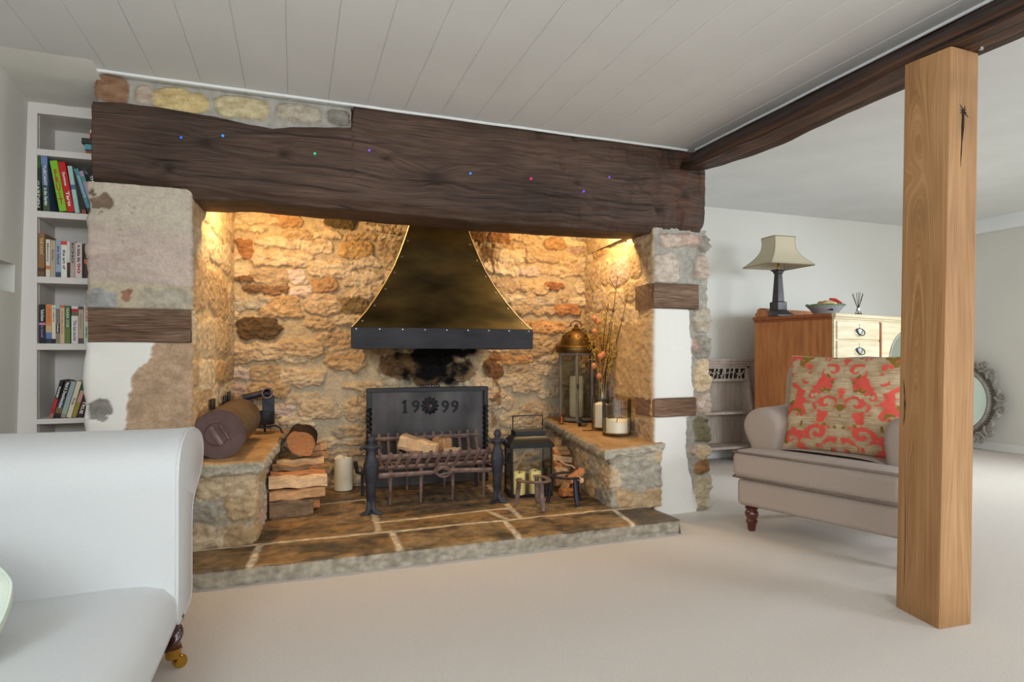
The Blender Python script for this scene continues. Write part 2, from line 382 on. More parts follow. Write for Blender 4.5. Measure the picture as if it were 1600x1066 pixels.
def resample(path, res, rad):
    P = [np.array(p, float) for p in path]; out = [P[0]]
    for i in range(1, len(P) - 1):
        a = P[i - 1] - P[i]; b = P[i + 1] - P[i]; a /= np.linalg.norm(a); b /= np.linalg.norm(b)
        p0, p2 = P[i] + a * rad, P[i] + b * rad
        for t in np.linspace(0, 1, 7): out.append((1 - t) ** 2 * p0 + 2 * t * (1 - t) * P[i] + t * t * p2)
    out.append(P[-1]); out = np.array(out); d = np.r_[0, np.cumsum(np.linalg.norm(np.diff(out, axis=0), axis=1))]
    s = np.linspace(0, d[-1], int(d[-1] / res) + 2)
    X = np.stack([np.interp(s, d, out[:, k]) for k in range(2)], 1); T = np.gradient(X, axis=0); T /= np.linalg.norm(T, axis=1, keepdims=True)
    return s, X, np.stack([T[:, 1], -T[:, 0]], 1)
def sheet(name, path, z0, z1, res, rad, fn, parent=None, mat=None):
    s, X, Nn = resample(path, res, rad); z = np.linspace(z0, z1, int((z1 - z0) / res) + 2)
    U, Z = np.meshgrid(s, z, indexing='ij'); XX = np.repeat(X[:, None, :], len(z), 1)
    rel, col = fn(U.ravel(), Z.ravel(), XX[..., 0].ravel(), XX[..., 1].ravel())
    P = np.zeros(U.shape + (3,)); rel = rel.reshape(U.shape)
    P[..., 0] = XX[..., 0] + Nn[:, None, 0] * rel; P[..., 1] = XX[..., 1] + Nn[:, None, 1] * rel; P[..., 2] = Z
    mb = MB().grid(P, col)
    return mb.build(name, mat or STONE, parent, smooth=180, merge=False)
def blob(px_, py_, Y, wpx, hpx, c, hs=.9, tl=0, rnd=.5):   # a stone singled out in the photo: centre and size on the plane Y
    p = py(px_, py_, Y); q = py(px_ + wpx / 2, py_, Y); r = py(px_, py_ - hpx / 2, Y)
    return (p[0], p[2], abs(q[0] - p[0]) * 1.1, abs(r[2] - p[2]) * 1.1, c, hs, tl, rnd)

# =================================================================== THE SETTING
YB = 4.36
mb = MB().box(-1.5, 7.1, -2.4, 5.0, -.05, 0)
struct(mb.build('floor', CARPET, smooth=0))
# boarded ceiling with V grooves running towards the fireplace
mb = MB(); xs = []; k0 = -.41 - .19 * 5; prof = []
x = -1.42
g = [k0 + .19 * i for i in range(0, 22)]
prof = [(-1.42, 2.27)]
for gx in g:
    if -1.38 < gx < 2.36: prof += [(gx - .004, 2.27), (gx, 2.2745), (gx + .004, 2.27)]
prof += [(2.40, 2.27), (2.40, 2.31), (-1.42, 2.31)]
mb.prism(prof, lambda a, b, d: (a, d, b), -2.4, 3.06)
pr2 = [p for p in prof if p[0] > -.84]; pr2 = [(-.84, 2.27)] + pr2[:-1] + [(-.84, 2.31)]
mb.prism(pr2, lambda a, b, d: (a, d, b), 3.06, 3.34)
struct(mb.build('ceiling', CEILP, smooth=20))
# ceiling of the further room, a little higher, and the sloping plaster over the bookcase
mb = MB().box(2.38, 7.1, -2.4, 5.0, 2.405, 2.45)
struct(mb.build('ceiling_right', CEILP, smooth=0))
mb = MB()
n = 8; P = np.zeros((10, 14, 3))
for i in range(10):
    for j in range(14):
        t = j / 13; P[i, j] = (-1.42 + .60 * i / 9, 3.05 + .62 * t, 2.275 - .10 * t ** .8 - .012 * math.sin(t * 3) + .01 * perlin(i * .6, j * .5, 4))
mb.grid(P, flip=True)
struct(mb.build('ceiling_soffit', WALLP, smooth=180, merge=False))
# left wall, leaning a little, with a small recess
mb = MB()
YS = [-2.4, -1, 0, 1, 2, 2.9, 3.38, 3.46]; ZS = [0, .6, 1.28, 1.41, 1.9, 2.32]
def lw(y, z): return (-1.245 + .028 * z + .012 * perlin(y * 1.7, z * 1.5, 3), y, z)
for a in range(len(YS) - 1):
    for b in range(len(ZS) - 1):
        if YS[a] == 2.9 and ZS[b] == 1.28: continue
        mb.add([lw(YS[a], ZS[b]), lw(YS[a + 1], ZS[b]), lw(YS[a + 1], ZS[b + 1]), lw(YS[a], ZS[b + 1])], [(0, 1, 2, 3)])
c4 = [lw(2.9, 1.28), lw(3.38, 1.28), lw(3.38, 1.41), lw(2.9, 1.41)]; d4 = [(p[0] - .14, p[1], p[2]) for p in c4]
mb.add(c4 + d4, [(0, 1, 5, 4), (1, 2, 6, 5), (2, 3, 7, 6), (3, 0, 4, 7), (4, 5, 6, 7)])
struct(mb.build('wall_left', WALLP, smooth=0, merge='keep'))
mb = MB().box(2.45, 7.0, 4.80, 4.95, 0, 2.41)
struct(mb.build('wall_back_right', WALLP, smooth=0))
mb = MB().box(6.80, 6.95, -2.4, 4.82, 0, 2.41)
struct(mb.build('wall_right', WALLP, smooth=0))
mb = MB().box(6.74, 6.802, -2.4, 4.82, 2.26, 2.41)
struct(mb.build('trim_right_cornice', CEILP, smooth=0, bevel=.01))
def skirt(name, pts):
    mb = MB()
    for (x0, x1, y0, y1) in pts: mb.box(x0, x1, y0, y1, 0, .085)
    return struct(mb.build(name, SKIRT, smooth=0, bevel=.006))
skirt('baseboard_right', [(6.78, 6.802, -2.4, 4.8)]); skirt('baseboard_back', [(2.6, 6.80, 4.78, 4.802)])

# --- the back of the inglenook
st = lay(2.75, 2.0, .165, .078, 21, TAN * 7 + OCH[2:] + GRY[3:] + PNK * 2, -.5, .05)
DK = lin(92, 66, 40); OL = lin(120, 98, 58); OR = lin(168, 122, 78)
sp = [blob(405, 513, YB, 62, 34, DK, 1.1), blob(531, 345, YB, 46, 24, lin(86, 70, 42), 1.1), blob(450, 343, YB, 40, 24, OR), blob(484, 328, YB, 34, 20, OR),
      blob(384, 390, YB, 26, 34, lin(150, 92, 50), .6), blob(432, 452, YB, 44, 18, RST[1], .9), blob(394, 452, YB, 30, 14, RST[0], .9), blob(507, 446, YB, 42, 22, OR, 1, .2),
      blob(553, 478, YB, 44, 28, OL, 1.1), blob(440, 480, YB, 60, 34, OCH[2]), blob(505, 476, YB, 50, 32, TAN[0], 1), blob(465, 368, YB, 48, 18, TAN[3], 1),
      blob(556, 392, YB, 50, 28, lin(186, 146, 86), 1), blob(380, 435, YB, 44, 12, RST[0], .8), blob(745, 370, YB, 26, 22, lin(96, 62, 34), 1), blob(780, 369, YB, 36, 22, lin(140, 88, 48), 1),
      blob(862, 447, YB, 34, 12, lin(150, 84, 48), 1), blob(884, 485, YB, 40, 18, lin(170, 104, 56), 1), blob(855, 512, YB, 60, 20, lin(206, 150, 92), 1.3), blob(850, 472, YB, 36, 20, GRY[3], 1),
      blob(868, 382, YB, 36, 16, OCH[1], .8), blob(800, 562, YB, 64, 18, lin(190, 140, 88), 1), blob(845, 540, YB, 40, 34, TAN[3], 1), blob(822, 598, YB, 44, 30, TAN[2], .7),
      blob(630, 572, YB, 70, 34, lin(120, 84, 48), 1.2), blob(600, 545, YB, 36, 18, lin(150, 120, 80), 1), blob(668, 585, YB, 40, 34, lin(104, 72, 44), 1.1), blob(715, 580, YB, 50, 30, lin(130, 104, 74), 1.2),
      blob(770, 575, YB, 30, 30, lin(120, 76, 40), .9), blob(838, 640, YB, 46, 24, TAN[0], .7), blob(800, 655, YB, 40, 26, TAN[6], .6),
      blob(500, 640, YB, 60, 30, TAN[4], 1), blob(420, 610, YB, 70, 26, OCH[2], 1), blob(560, 640, YB, 44, 34, TAN[0], .7), blob(533, 675, YB, 24, 18, GRY[0], .8), blob(470, 590, YB, 76, 26, TAN[2], 1),
      blob(470, 545, YB, 70, 26, TAN[1], 1.1), blob(420, 550, YB, 60, 30, TAN[4], 1.1), blob(540, 565, YB, 60, 30, OCH[2], 1), blob(520, 420, YB, 70, 26, TAN[6], 1), blob(440, 405, YB, 90, 24, TAN[2], 1)]
sp2 = []
sp = [(*q[:4], tuple(np.array(q[4]) * .68 + np.array(lin(184, 154, 116)) * .32 * (np.array(q[4]).mean() / .2 if np.array(q[4]).mean() < .2 else 1)), *q[5:]) for q in sp]
for b in st:      # a singled-out stone takes the place of the courses under it
    if all(abs(b[0] - q[0]) / (b[2] * .55 + q[2]) > .8 or abs(b[1] - q[1]) / (b[3] * .55 + q[3]) > .8 for q in sp): sp2.append(b)
def back_fn(s, z, X, Y):
    rel, col, best = masonry(X, z, sp2 + sp, 31, .029, lin(184, 162, 128), edge=.13)
    # pale pointing low down round the fireback
    low = sstep(1.05, .7, z) * sstep(.1, -.15, best - .1)
    col = col * (1 - .5 * low[:, None]) + np.array(lin(186, 176, 156)) * .5 * low[:, None]
    # soot where the smoke goes up, and the tar runs beside the hood
    c = py(680, 575, YB); n = fbm(X * 7, z * 9, 77, 4)
    d = np.hypot((X - c[0] - .02) / .33, (z - .97) / .21) + .5 * n
    soot = sstep(1.12, .55, d)
    run = sstep(.055, .0, np.abs(X - py(762, 400, YB)[0] + .03 * fbm(X * 3, z * 5, 5)) - .05 - .03 * perlin(z * 9, z * 0, 3)) * sstep(1.25, 1.4, z) * sstep(2.0, 1.8, z) * sstep(-.15, .3, fbm(X * 26, z * 7, 13, 3)) * .8
    run2 = sstep(.03, 0, np.abs(X - py(775, 640, YB)[0]) - .02) * sstep(.25, .35, z) * sstep(1.05, .95, z) * sstep(-.25, .2, fbm(X * 12, z * 9, 15, 3)) * .75
    k = np.clip(soot, 0, 1)[:, None]; col = col * (1 - k) + np.array(lin(20, 17, 15)) * k
    k = run[:, None]; col = col * (1 - k) + np.array(lin(70, 44, 24)) * k
    k = run2[:, None]; col = col * (1 - k) + np.array(lin(120, 74, 36)) * k
    return rel, col
struct(sheet('wall_back', [(-.62, YB), (2.45, YB)], 0, 2.28, .0056, .01, back_fn))

# --- left pier and the left cheek of the inglenook
XL0, XL1 = -.875, -.458
Yf = 3.2
tz0, tz1 = 1.055, 1.205
stL = [(2.0, 1.6, .2, .1, TAN[0], .6, 0, .5)]
cheek = lay(1.3, 2.2, .36, .20, 5, TAN * 5 + OCH[2:], .80, 0)
def leftfn(s, z, X, Y):
    relb, colb, best = masonry(s, z, cheek, 8, .008, lin(198, 172, 132), rough=.0022, amp=.35, warp=.016)
    n1 = fbm(X * 6, z * 7, 41, 4); n2 = fbm(X * 20, z * 22, 43, 4); n3 = fbm(X * 3, z * 9, 45, 4)
    col = np.zeros((len(s), 3)); rel = np.zeros(len(s))
    front = sstep(3.24, 3.215, Y)
    # big worn block above, its pink-grey face under a skim of lime
    a = np.array(lin(192, 174, 160)); b = np.array(lin(190, 178, 158)); c = np.array(lin(168, 148, 138))
    t = sstep(1.52, 1.62, z + .03 * n1)[:, None]
    fc = a * (1 - t) + b * t
    m = sstep(.0, .5, n3 + .3 * n2)[:, None] * .55 * (1 - t); fc = fc * (1 - m) + c * m
    fc = fc * (1 + .07 * n2[:, None] + .05 * n1[:, None]); fr = .007 * n1 + .003 * n2 + .004 + .004 * fbm(X * 9, z * 26, 47, 3) * sstep(1.55, 1.4, z)
    rk = fbm(X * 4.5, z * 7, 49, 4); ck = np.exp(-(rk / .014) ** 2) * sstep(-.1, .3, fbm(X * 3, z * 3, 50, 2)); fc = fc * (1 - .38 * ck)[:, None]; fr = fr - .004 * ck
    def patch(pxs, colr, h, wob=.02, pw=4):
        nonlocal fc, fr
        p0 = py(pxs[0], pxs[2], Yf); p1 = py(pxs[1], pxs[3], Yf)
        cx, cz, hw, hh = (p0[0] + p1[0]) / 2, (p0[2] + p1[2]) / 2, abs(p1[0] - p0[0]) / 2, abs(p1[2] - p0[2]) / 2
        d = (np.abs((X + wob * n1 - cx) / hw) ** pw + np.abs((z + wob * n2 - cz) / hh) ** pw) ** (1 / pw)
        k = sstep(1.02, .90, d); fc = fc * (1 - k[:, None]) + np.array(colr) * (1 + .22 * n2[:, None] + .12 * n1[:, None]) * k[:, None]; fr = fr * (1 - k) + (h + .006 * n2) * k
    patch((128, 172, 298, 332), lin(128, 108, 92), -.008, .03)
    band = sstep(1.335, 1.315, z + .01 * n1); fc = fc * (1 - band[:, None]) + np.array(lin(184, 170, 144)) * (1 + .08 * n2[:, None]) * band[:, None]
    patch((136, 187, 450, 484), lin(152, 150, 146), .007, .012); patch((195, 206, 452, 474), lin(150, 108, 88), .003, .02); patch((214, 300, 452, 486), lin(172, 162, 142), .006, .02, 6)
    low = sstep(1.07, 1.05, z); fc = fc * (1 - low[:, None]) + np.array(lin(176, 148, 120)) * (1 + .16 * n2[:, None] + .16 * n1[:, None]) * low[:, None]
    # white plaster with a ragged edge
    zz = np.array([py(200, q, Yf)[2] for q in (668, 640, 615, 592, 572, 558, 537)]); xx = np.array([py(q, 600, Yf)[0] for q in (196, 199, 201, 206, 219, 235, 240)])
    edge = np.interp(z, zz[np.argsort(zz)], xx[np.argsort(zz)]) + .010 * n2 + .008 * n1
    k = sstep(.006, -.006, X - edge) * low; fc = fc * (1 - k[:, None]) + np.array(lin(228, 224, 214)) * k[:, None]; fr = fr * (1 - k) + (.012 + .001 * n1) * k; k0 = k
    patch((133, 176, 626, 653), lin(140, 134, 126), .004, .02)
    # timber pad let into the face
    k = sstep(tz0 - .006, tz0 + .004, z) * sstep(tz1 + .006, tz1 - .004, z); fr = fr * (1 - k) - .03 * k
    # side of the pier: plain lime
    fade = front[:, None]
    col = fc * fade + colb * (1 - fade); rel = fr * front + relb * (1 - front)
    side = sstep(.30, .28, s); col = col * (1 - side[:, None]) + np.array(lin(196, 188, 172)) * side[:, None]
    rel += .014 * perlin(z * 9, s * 0, 66) * sstep(.12, 0, np.abs(s - .36))      # wavering arris on the left
    al = 1 - (.3 * sstep(1.2, 1.24, z) + .15 * low) * front; al = al * (1 - .93 * k0 * front)
    return rel, np.concatenate([col, al[:, None]], 1)
pathL = [(-.93, 3.56), (XL0, Yf), (XL1, Yf), (-.372, YB + .02)]
struct(sheet('wall_pier_left', pathL, 0, 1.775, .006, .022, leftfn))
# the cheek runs on up inside, behind the beam
mb = MB()
def cheek2(s, z, X, Y):
    r, c, b = masonry(s, z, lay(1.4, .7, .3, .16, 9, TAN * 3 + OCH, 0, 1.7), 12, .008, lin(198, 172, 130), rough=.002, amp=.3); return r, c
struct(sheet('wall_cheek_left', [(XL1 + .01, 3.46), (-.372, YB + .02)], 1.765, 2.28, .01, .02, cheek2))
def timber(name, x0, x1, y0, y1, z0, z1, seed, mat, parent=None, res=.012, amp=.004, tint=(1, 1, 1)):
    mb = MB(); nx = max(3, int((x1 - x0) / res)); rings = []; uv = []
    for i in range(nx + 1):
        xx = x0 + (x1 - x0) * i / nx; r = []
        per = [(y0, z0), (y0, z1), (y1, z1), (y1, z0)]; q = 0
        for e in range(4):
            a, b = per[e], per[(e + 1) % 4]; m = 10
            for t in range(m):
                f = t / m; f = .5 - .5 * math.cos(PI * f) * (1 - .04)
                r.append((xx, a[0] + (b[0] - a[0]) * f, a[1] + (b[1] - a[1]) * f)); uv.append((xx + seed, e * .3 + f * .25 + seed * .7))
        rings.append(r)
    V = np.concatenate([np.array(r) for r in rings]); V += amp * vec_noise(V, 9, seed) * np.array([.3, 1, 1]) + amp * .6 * vec_noise(V * np.array([.4, 1, 1]), 30, seed + 2)
    mb.loft(V.reshape(nx + 1, 40, 3), True, tint); mb.uv = np.array(uv)
    return mb.build(name, mat, parent, smooth=60, merge=False)
struct(timber('trim_timber_pad_left', XL0 + .004, XL1 - .002, Yf - .006, Yf + .22, tz0, tz1, 3, PADW))

# --- right pier and right cheek
cheekR = lay(1.25, 2.2, .26, .19, 15, TAN * 4 + OCH + PNK, 0, .2)
pierR = [(2.21, 1.70, .09, .045, PNK[2], .8, 0, .3), (2.34, 1.72, .10, .04, PNK[0], .8, 0, .4), (2.455, 1.70, .05, .05, GRY[0], .9, 0, .7), (2.175, 1.53, .105, .10, lin(196, 180, 164), .7, .03, .5), (2.44, 1.55, .06, .085, lin(190, 172, 156), 1, 0, .6)]
def rz(y): return py(1100, y, 3.24)[2]
for (ya, yb_, c) in [(484, 520, GRY[3]), (524, 560, GRY[0]), (562, 612, TAN[2]), (616, 646, PNK[2]), (650, 690, lin(124, 116, 88)), (694, 716, TAN[4]), (718, 738, lin(150, 110, 70)), (742, 795, lin(188, 172, 142))]:
    z0, z1 = rz(yb_), rz(ya); pierR.append((2.455, (z0 + z1) / 2, .075, (z1 - z0) / 2 * 1.06, c, 1.0, random.Random(ya).uniform(-.1, .1), random.Random(ya).random()))
    if ya in (524, 694): pierR.append((2.385, (z0 + z1) / 2 + .01, .03, (z1 - z0) / 2 * .7, PNK[1], .7, 0, .4))
tA0, tA1 = rz(484), rz(447); tB0, tB1 = rz(648), rz(621)
XR0, XR1 = 2.085, 2.50
def rightfn(s, z, X, Y):
    colb = np.zeros((len(s), 3)); n1 = fbm(s * 7, z * 8, 51, 4); n2 = fbm(s * 20, z * 22, 53, 4)
    relc, colc, _ = masonry(s, z, cheekR, 18, .009, lin(198, 172, 130), rough=.0025, amp=.4, warp=.014)
    # one great dressed block in the cheek
    b0 = sstep(1.22, 1.20, z + .01 * n2) * sstep(.70, .72, z) * sstep(.62, .66, s + .02 * n1) ; 
    colc = colc * (1 - b0[:, None]) + np.array(lin(196, 164, 122)) * (1 + .12 * n2[:, None] + .08 * n1[:, None]) * b0[:, None]; relc = relc * (1 - b0) + (.014 + .005 * n1 + .004 * n2) * b0
    relf, colf, best = masonry(X, z, pierR, 28, .022, lin(166, 160, 148), rough=.005, warp=.014, amp=.8)
    e = np.interp(z, [0, .06, .2, .35, .5, .6, .62, .75, .9, 1.1, 1.29], [2.40, 2.395, 2.365, 2.33, 2.325, 2.33, 2.385, 2.38, 2.365, 2.36, 2.345]) + .006 * n2 + .006 * n1
    k = sstep(.006, -.006, X - e) * sstep(tA0 + .02, tA0 - .0, z) * sstep(3.26, 3.235, Y)
    colf = colf * (1 - k[:, None]) + np.array(lin(228, 224, 215)) * k[:, None]; relf = relf * (1 - k) + (.011 + .0012 * n1) * k; k0 = k
    for t0, t1 in ((tA0, tA1), (tB0, tB1)):
        q = sstep(t0 - .006, t0 + .004, z) * sstep(t1 + .006, t1 - .004, z) * sstep(2.40, 2.385, X); relf = relf * (1 - q) - .03 * q
    fr = sstep(3.29, 3.25, Y) * sstep(XR0 - .0, XR0 + .015, X)
    outer = sstep(2.485, 2.50, X) * sstep(3.24, 3.3, Y)
    rel = relc * (1 - fr) + relf * fr; col = colc * (1 - fr[:, None]) + colf * fr[:, None]
    relo, colo, _ = masonry(s, z, lay(.8, 1.8, .16, .14, 25, GRY + TAN, 1.55, 0), 29, .02, lin(168, 160, 144))
    rel = rel * (1 - outer) + relo * outer; col = col * (1 - outer[:, None]) + colo * outer[:, None]
    rel += .014 * perlin(z * 8.5, s * 0, 67) * sstep(.10, 0, np.abs(X - XR1)) + .008 * sstep(.1, 0, np.abs(X - XR1)) * fbm(z * 20, s * 0, 68, 2)
    return rel, np.concatenate([col, (1 - .93 * k0 * fr)[:, None]], 1)
struct(sheet('wall_pier_right', [(2.19, YB + .02), (XR0, 3.215), (XR1, 3.225), (2.56, 3.75)], 0, 1.79, .006, .022, rightfn))
struct(sheet('wall_cheek_right', [(2.19, YB + .02), (XR0 - .005, 3.46)], 1.78, 2.28, .01, .02, cheek2))
mb = MB().box(2.44, 2.6, 3.45, 4.95, 0, 2.42); struct(mb.build('wall_chimney_side', WALLP, smooth=0))
mb = MB().box(2.22, 2.445, 3.22, 3.5, 2.2, 2.42); struct(mb.build('wall_above_beam', WALLP, smooth=0))
struct(timber('trim_timber_pad_right', XR0 - .004, 2.41, 3.20, 3.42, tA0, tA1, 13, PADW)); struct(timber('trim_timber_pad_low', XR0 - .002, 2.385, 3.20, 3.42, tB0, tB1, 17, PADW, tint=(1.15, 1.1, 1.05)))
mb = MB().box(-.9, 2.5, 3.5, 4.5, 2.26, 2.3); struct(mb.build('ceiling_inglenook', WALLP, smooth=0))

# --- course of stones between beam and ceiling
stT = [(-.785, 2.205, .068, .064, lin(146, 112, 86), 1, 0, .4), (-.655, 2.2, .035, .045, lin(186, 166, 148), .8, 0, .6)]
for (xa, xb, yc, h, c) in [(238, 326, 151, 36, lin(206, 182, 130)), (334, 420, 162, 36, lin(196, 180, 142)), (432, 503, 172, 30, GRY[3]), (512, 548, 180, 24, GRY[2])]:
    a, b = py(xa, yc, 3.2), py(xb, yc, 3.2); stT.append(((a[0] + b[0]) / 2, a[2], (b[0] - a[0]) / 2 * 1.06, .058 * h / 36, c, 1, .02, .5))
def topfn(s, z, X, Y):
    rel, col, b = masonry(X, z, stT, 33, .016, lin(170, 165, 154), rough=.003, warp=.010, amp=.6); return rel - .004, np.concatenate([col, np.where(b > .03, .8, .25)[:, None]], 1)
struct(sheet('wall_stone_course', [(-.85, 3.5), (-.845, 3.21), (.285, 3.21), (.287, 3.4)], 2.06, 2.285, .006, .012, topfn))

# =================================================================== HEARTH AND BENCHES
def hearth():
    X0, X1, Y0, Y1, H = -.95, 2.02, 2.85, 4.40, .078
    res = .0085; u = np.arange(X0, X1 + .10, res); v = np.arange(Y0 - .10, Y1, res); U, V = np.meshgrid(u, v, indexing='ij')
    rr = .018
    def fold(a, lo):      # distance past the edge becomes depth
        return np.maximum(0, lo - a)
    dx = np.maximum(0, U - X1); dy = np.maximum(0, Y0 - V); d = np.maximum(dx, dy)
    X = np.minimum(U, X1 + .012 * fbm(V * 4, V * 0, 3)); Y = np.maximum(V, Y0 + .012 * fbm(U * 5, U * 0, 5, 3) + .004 * perlin(U * 30, U * 0, 8))
    Z = H - np.minimum(d, .10) * .84
    n1 = fbm(U * 4, V * 5, 61, 4); n2 = fbm(U * 16, V * 18, 63, 4)
    Z = Z + (.0025 * n1 + .0012 * n2) * (d == 0) - .006 * sstep(.03, 0, np.minimum(X1 - U, V - Y0)) * (d == 0)
    side = (d > 0); Y = Y + side * (dy > 0) * (-.004 * fbm(U * 25, V * 40, 71, 3)); 
    col = np.zeros(U.shape + (3,)); 
    jit = .006 * n2 + .004 * n1
    def seg(a, b):
        a, b = np.array(a), np.array(b); ab = b - a; t = np.clip(((U - a[0]) * ab[0] + (V - a[1]) * ab[1]) / (ab @ ab), 0, 1)
        return np.hypot(U - a[0] - t * ab[0], V - a[1] - t * ab[1])
    J = [seg((-.95, 3.17), (2.02, 3.16)), seg((-.155, 3.17), (-.195, 2.7)), seg((.474, 3.17), (.465, 2.7)), seg((1.09, 3.16), (1.055, 2.7)), seg((1.775, 3.16), (1.70, 2.7)),
         seg((.43, 3.5), (.41, 3.17)), seg((1.28, 4.05), (1.195, 3.17)), seg((.10, 3.88), (.44, 3.92)), seg((.43, 3.35), (1.215, 3.41)), seg((.43, 3.5), (.435, 3.92)), seg((1.06, 3.40), (1.12, 3.17))]
    D = np.minimum.reduce(J)
    pal = [lin(134, 108, 76), lin(120, 98, 70), lin(142, 116, 82), lin(112, 94, 70), lin(130, 104, 72)]
    row = np.where(V < 3.165, 0, 1); sid = np.where(row == 0, np.digitize(U + (3.17 - V) * .1, [-.155, .474, 1.09, 1.775]), 5 + np.digitize(U, [.42, 1.24]) + 3 * (V > 3.4))
    for k in range(14): col[sid == k] = np.array(pal[(k * 3 + 1) % 5])
    col *= (1 + .40 * n1 + .34 * n2)[..., None]
    dk = sstep(.05, .5, fbm(U * 3.2, V * 4.2, 81, 5))[..., None] * .8; col = col * (1 - dk) + np.array(lin(66, 58, 48)) * dk
    oc = sstep(.12, .5, fbm(U * 4, V * 7, 83, 4))[..., None] * .55; col = col * (1 - oc) + np.array(lin(164, 122, 72)) * oc
    ash = (sstep(.62, .2, np.hypot((U - .86) / .8, (V - 3.72) / .45) + .15 * n1) * .75)[..., None]; col = col * (1 - ash) + np.array(lin(74, 68, 62)) * (1 + .5 * n2[..., None]) * ash
    spk = (sstep(.55, .8, fbm(U * 30, V * 30, 91, 3)) * .5)[..., None] * ash; col = col * (1 - spk) + np.array(lin(170, 160, 145)) * spk
    # right-hand slab is greyer
    gr = ((sid == 4) * .6)[..., None]; col = col * (1 - gr) + np.array(lin(84, 76, 66)) * (1 + .3 * n2[..., None]) * gr
    m = sstep(.021, .010, D + jit)[..., None] * (.55 + .45 * sstep(-.4, .3, n2))[..., None]; col = col * (1 - m) + np.array(lin(218, 202, 176)) * m
    Z = Z + np.where(d == 0, -.002 * m[..., 0], 0)
    lip = sstep(.006, .018, d + .004 * n2)[..., None]; col = col * (1 - lip) + np.array(lin(152, 142, 124)) * (1 + .25 * n2[..., None] + .1 * n1[..., None]) * lip
    P = np.stack([X, Y, Z], -1)
    mb = MB().grid(P, np.clip(col, .004, 1))
    o = mb.build('stone_hearth', FLAG, None, smooth=180, merge=False, loc=(.7, 3.4, 0))
    tag(o, 'raised hearth of worn brown flagstones with pale mortar joints', 'hearth')
hearth()

def bench(name, label, corners, z0, zt, seed, slab, body_pal, mort):
    # corners: path of the visible faces at floor level; slab: outline of the top stone with a height per corner
    root = thing(name, label, 'stone bench', (*corners[1], z0))
    stn = lay(2.4, .6, .24, .14, seed, body_pal, 0, z0)
    def fn(s, z, X, Y):
        rel, col, b = masonry(s, z, stn, seed + 2, .012, mort, rough=.006, warp=.04)
        return rel, col
    sheet('masonry_body', corners, z0 - .005, zt, .008, .025, fn, root)
    # slab: grid over a quadrilateral, folded over its front and open side
    A, B, Cc, D = [np.array(p) for p in slab]           # front-left, front-right, back-right, back-left (x, y, z)
    nu, nv = 70, 120; t = .062
    us = np.linspace(-.2, 1.2, nu); vs = np.linspace(-.12, 1.0, nv)
    U, V = np.meshgrid(us, vs, indexing='ij'); u = np.clip(U, 0, 1)[..., None]; v = np.clip(V, 0, 1)[..., None]
    P = (A * (1 - u) + B * u) * (1 - v) + (D * (1 - u) + Cc * u) * v
    over = np.maximum(np.maximum(-U, U - 1) / .2, np.maximum(-V, 0) / .12); over = np.clip(over, 0, 1)
    n2 = fbm(P[..., 0] * 14, P[..., 1] * 14, seed + 7, 4); n1 = fbm(P[..., 0] * 4, P[..., 1] * 4, seed + 9, 3)
    P = P.copy(); P[..., 2] -= over * t * (1 + .15 * n1); cen = (A + B + Cc + D) / 4
    edge = sstep(.0, .25, over) * sstep(1.0, .7, over)
    nz = fbm(P[..., 0] * 17 + P[..., 2] * 9, P[..., 1] * 17 + P[..., 2] * 31, seed + 4, 4)
    dirx = np.where(U < 0, -1, np.where(U > 1, 1, 0)); diry = np.where(V < 0, -1, 0)
    P[..., 0] += dirx * (.012 * edge + .012 * nz * (over > 0)); P[..., 1] += diry * (.012 * edge + .012 * nz * (over > 0))
    P[..., 2] += .0025 * n2 * (over == 0)
    col = np.array(lin(178, 140, 96)) * (1 + .16 * n2[..., None] + .2 * n1[..., None])
    k = sstep(.02, .2, over)[..., None]; col = col * (1 - k) + np.array(lin(178, 168, 148)) * (1 + .3 * nz[..., None]) * k
    MB().grid(P, np.clip(col, .01, 1)).build('slab_top', STONE, root, smooth=180, merge=False)
    return root
bench('stone_bench', 'low rubble stone bench at the left of the fireplace, under the metal drum', [(-.458, 3.19), (-.185, 3.19), (-.10, 4.345)], .07, .44, 71,
      [(-.450, 3.155, .487), (-.150, 3.155, .482), (-.045, 4.345, .495), (-.37, 4.345, .495)], GRY[1:] + TAN + PNK, lin(172, 158, 136))
bench('stone_bench', 'low stone bench at the right of the fireplace, with candle jars and the big lantern', [(2.02, 4.37), (1.90, 4.15), (1.775, 3.19), (2.12, 3.19)], .07, .42, 75,
      [(1.70, 3.12, .445), (2.14, 3.20, .452), (2.30, 4.37, .508), (1.83, 4.37, .508)], GRY[1:2] + GRY[3:] + TAN, lin(166, 158, 138))

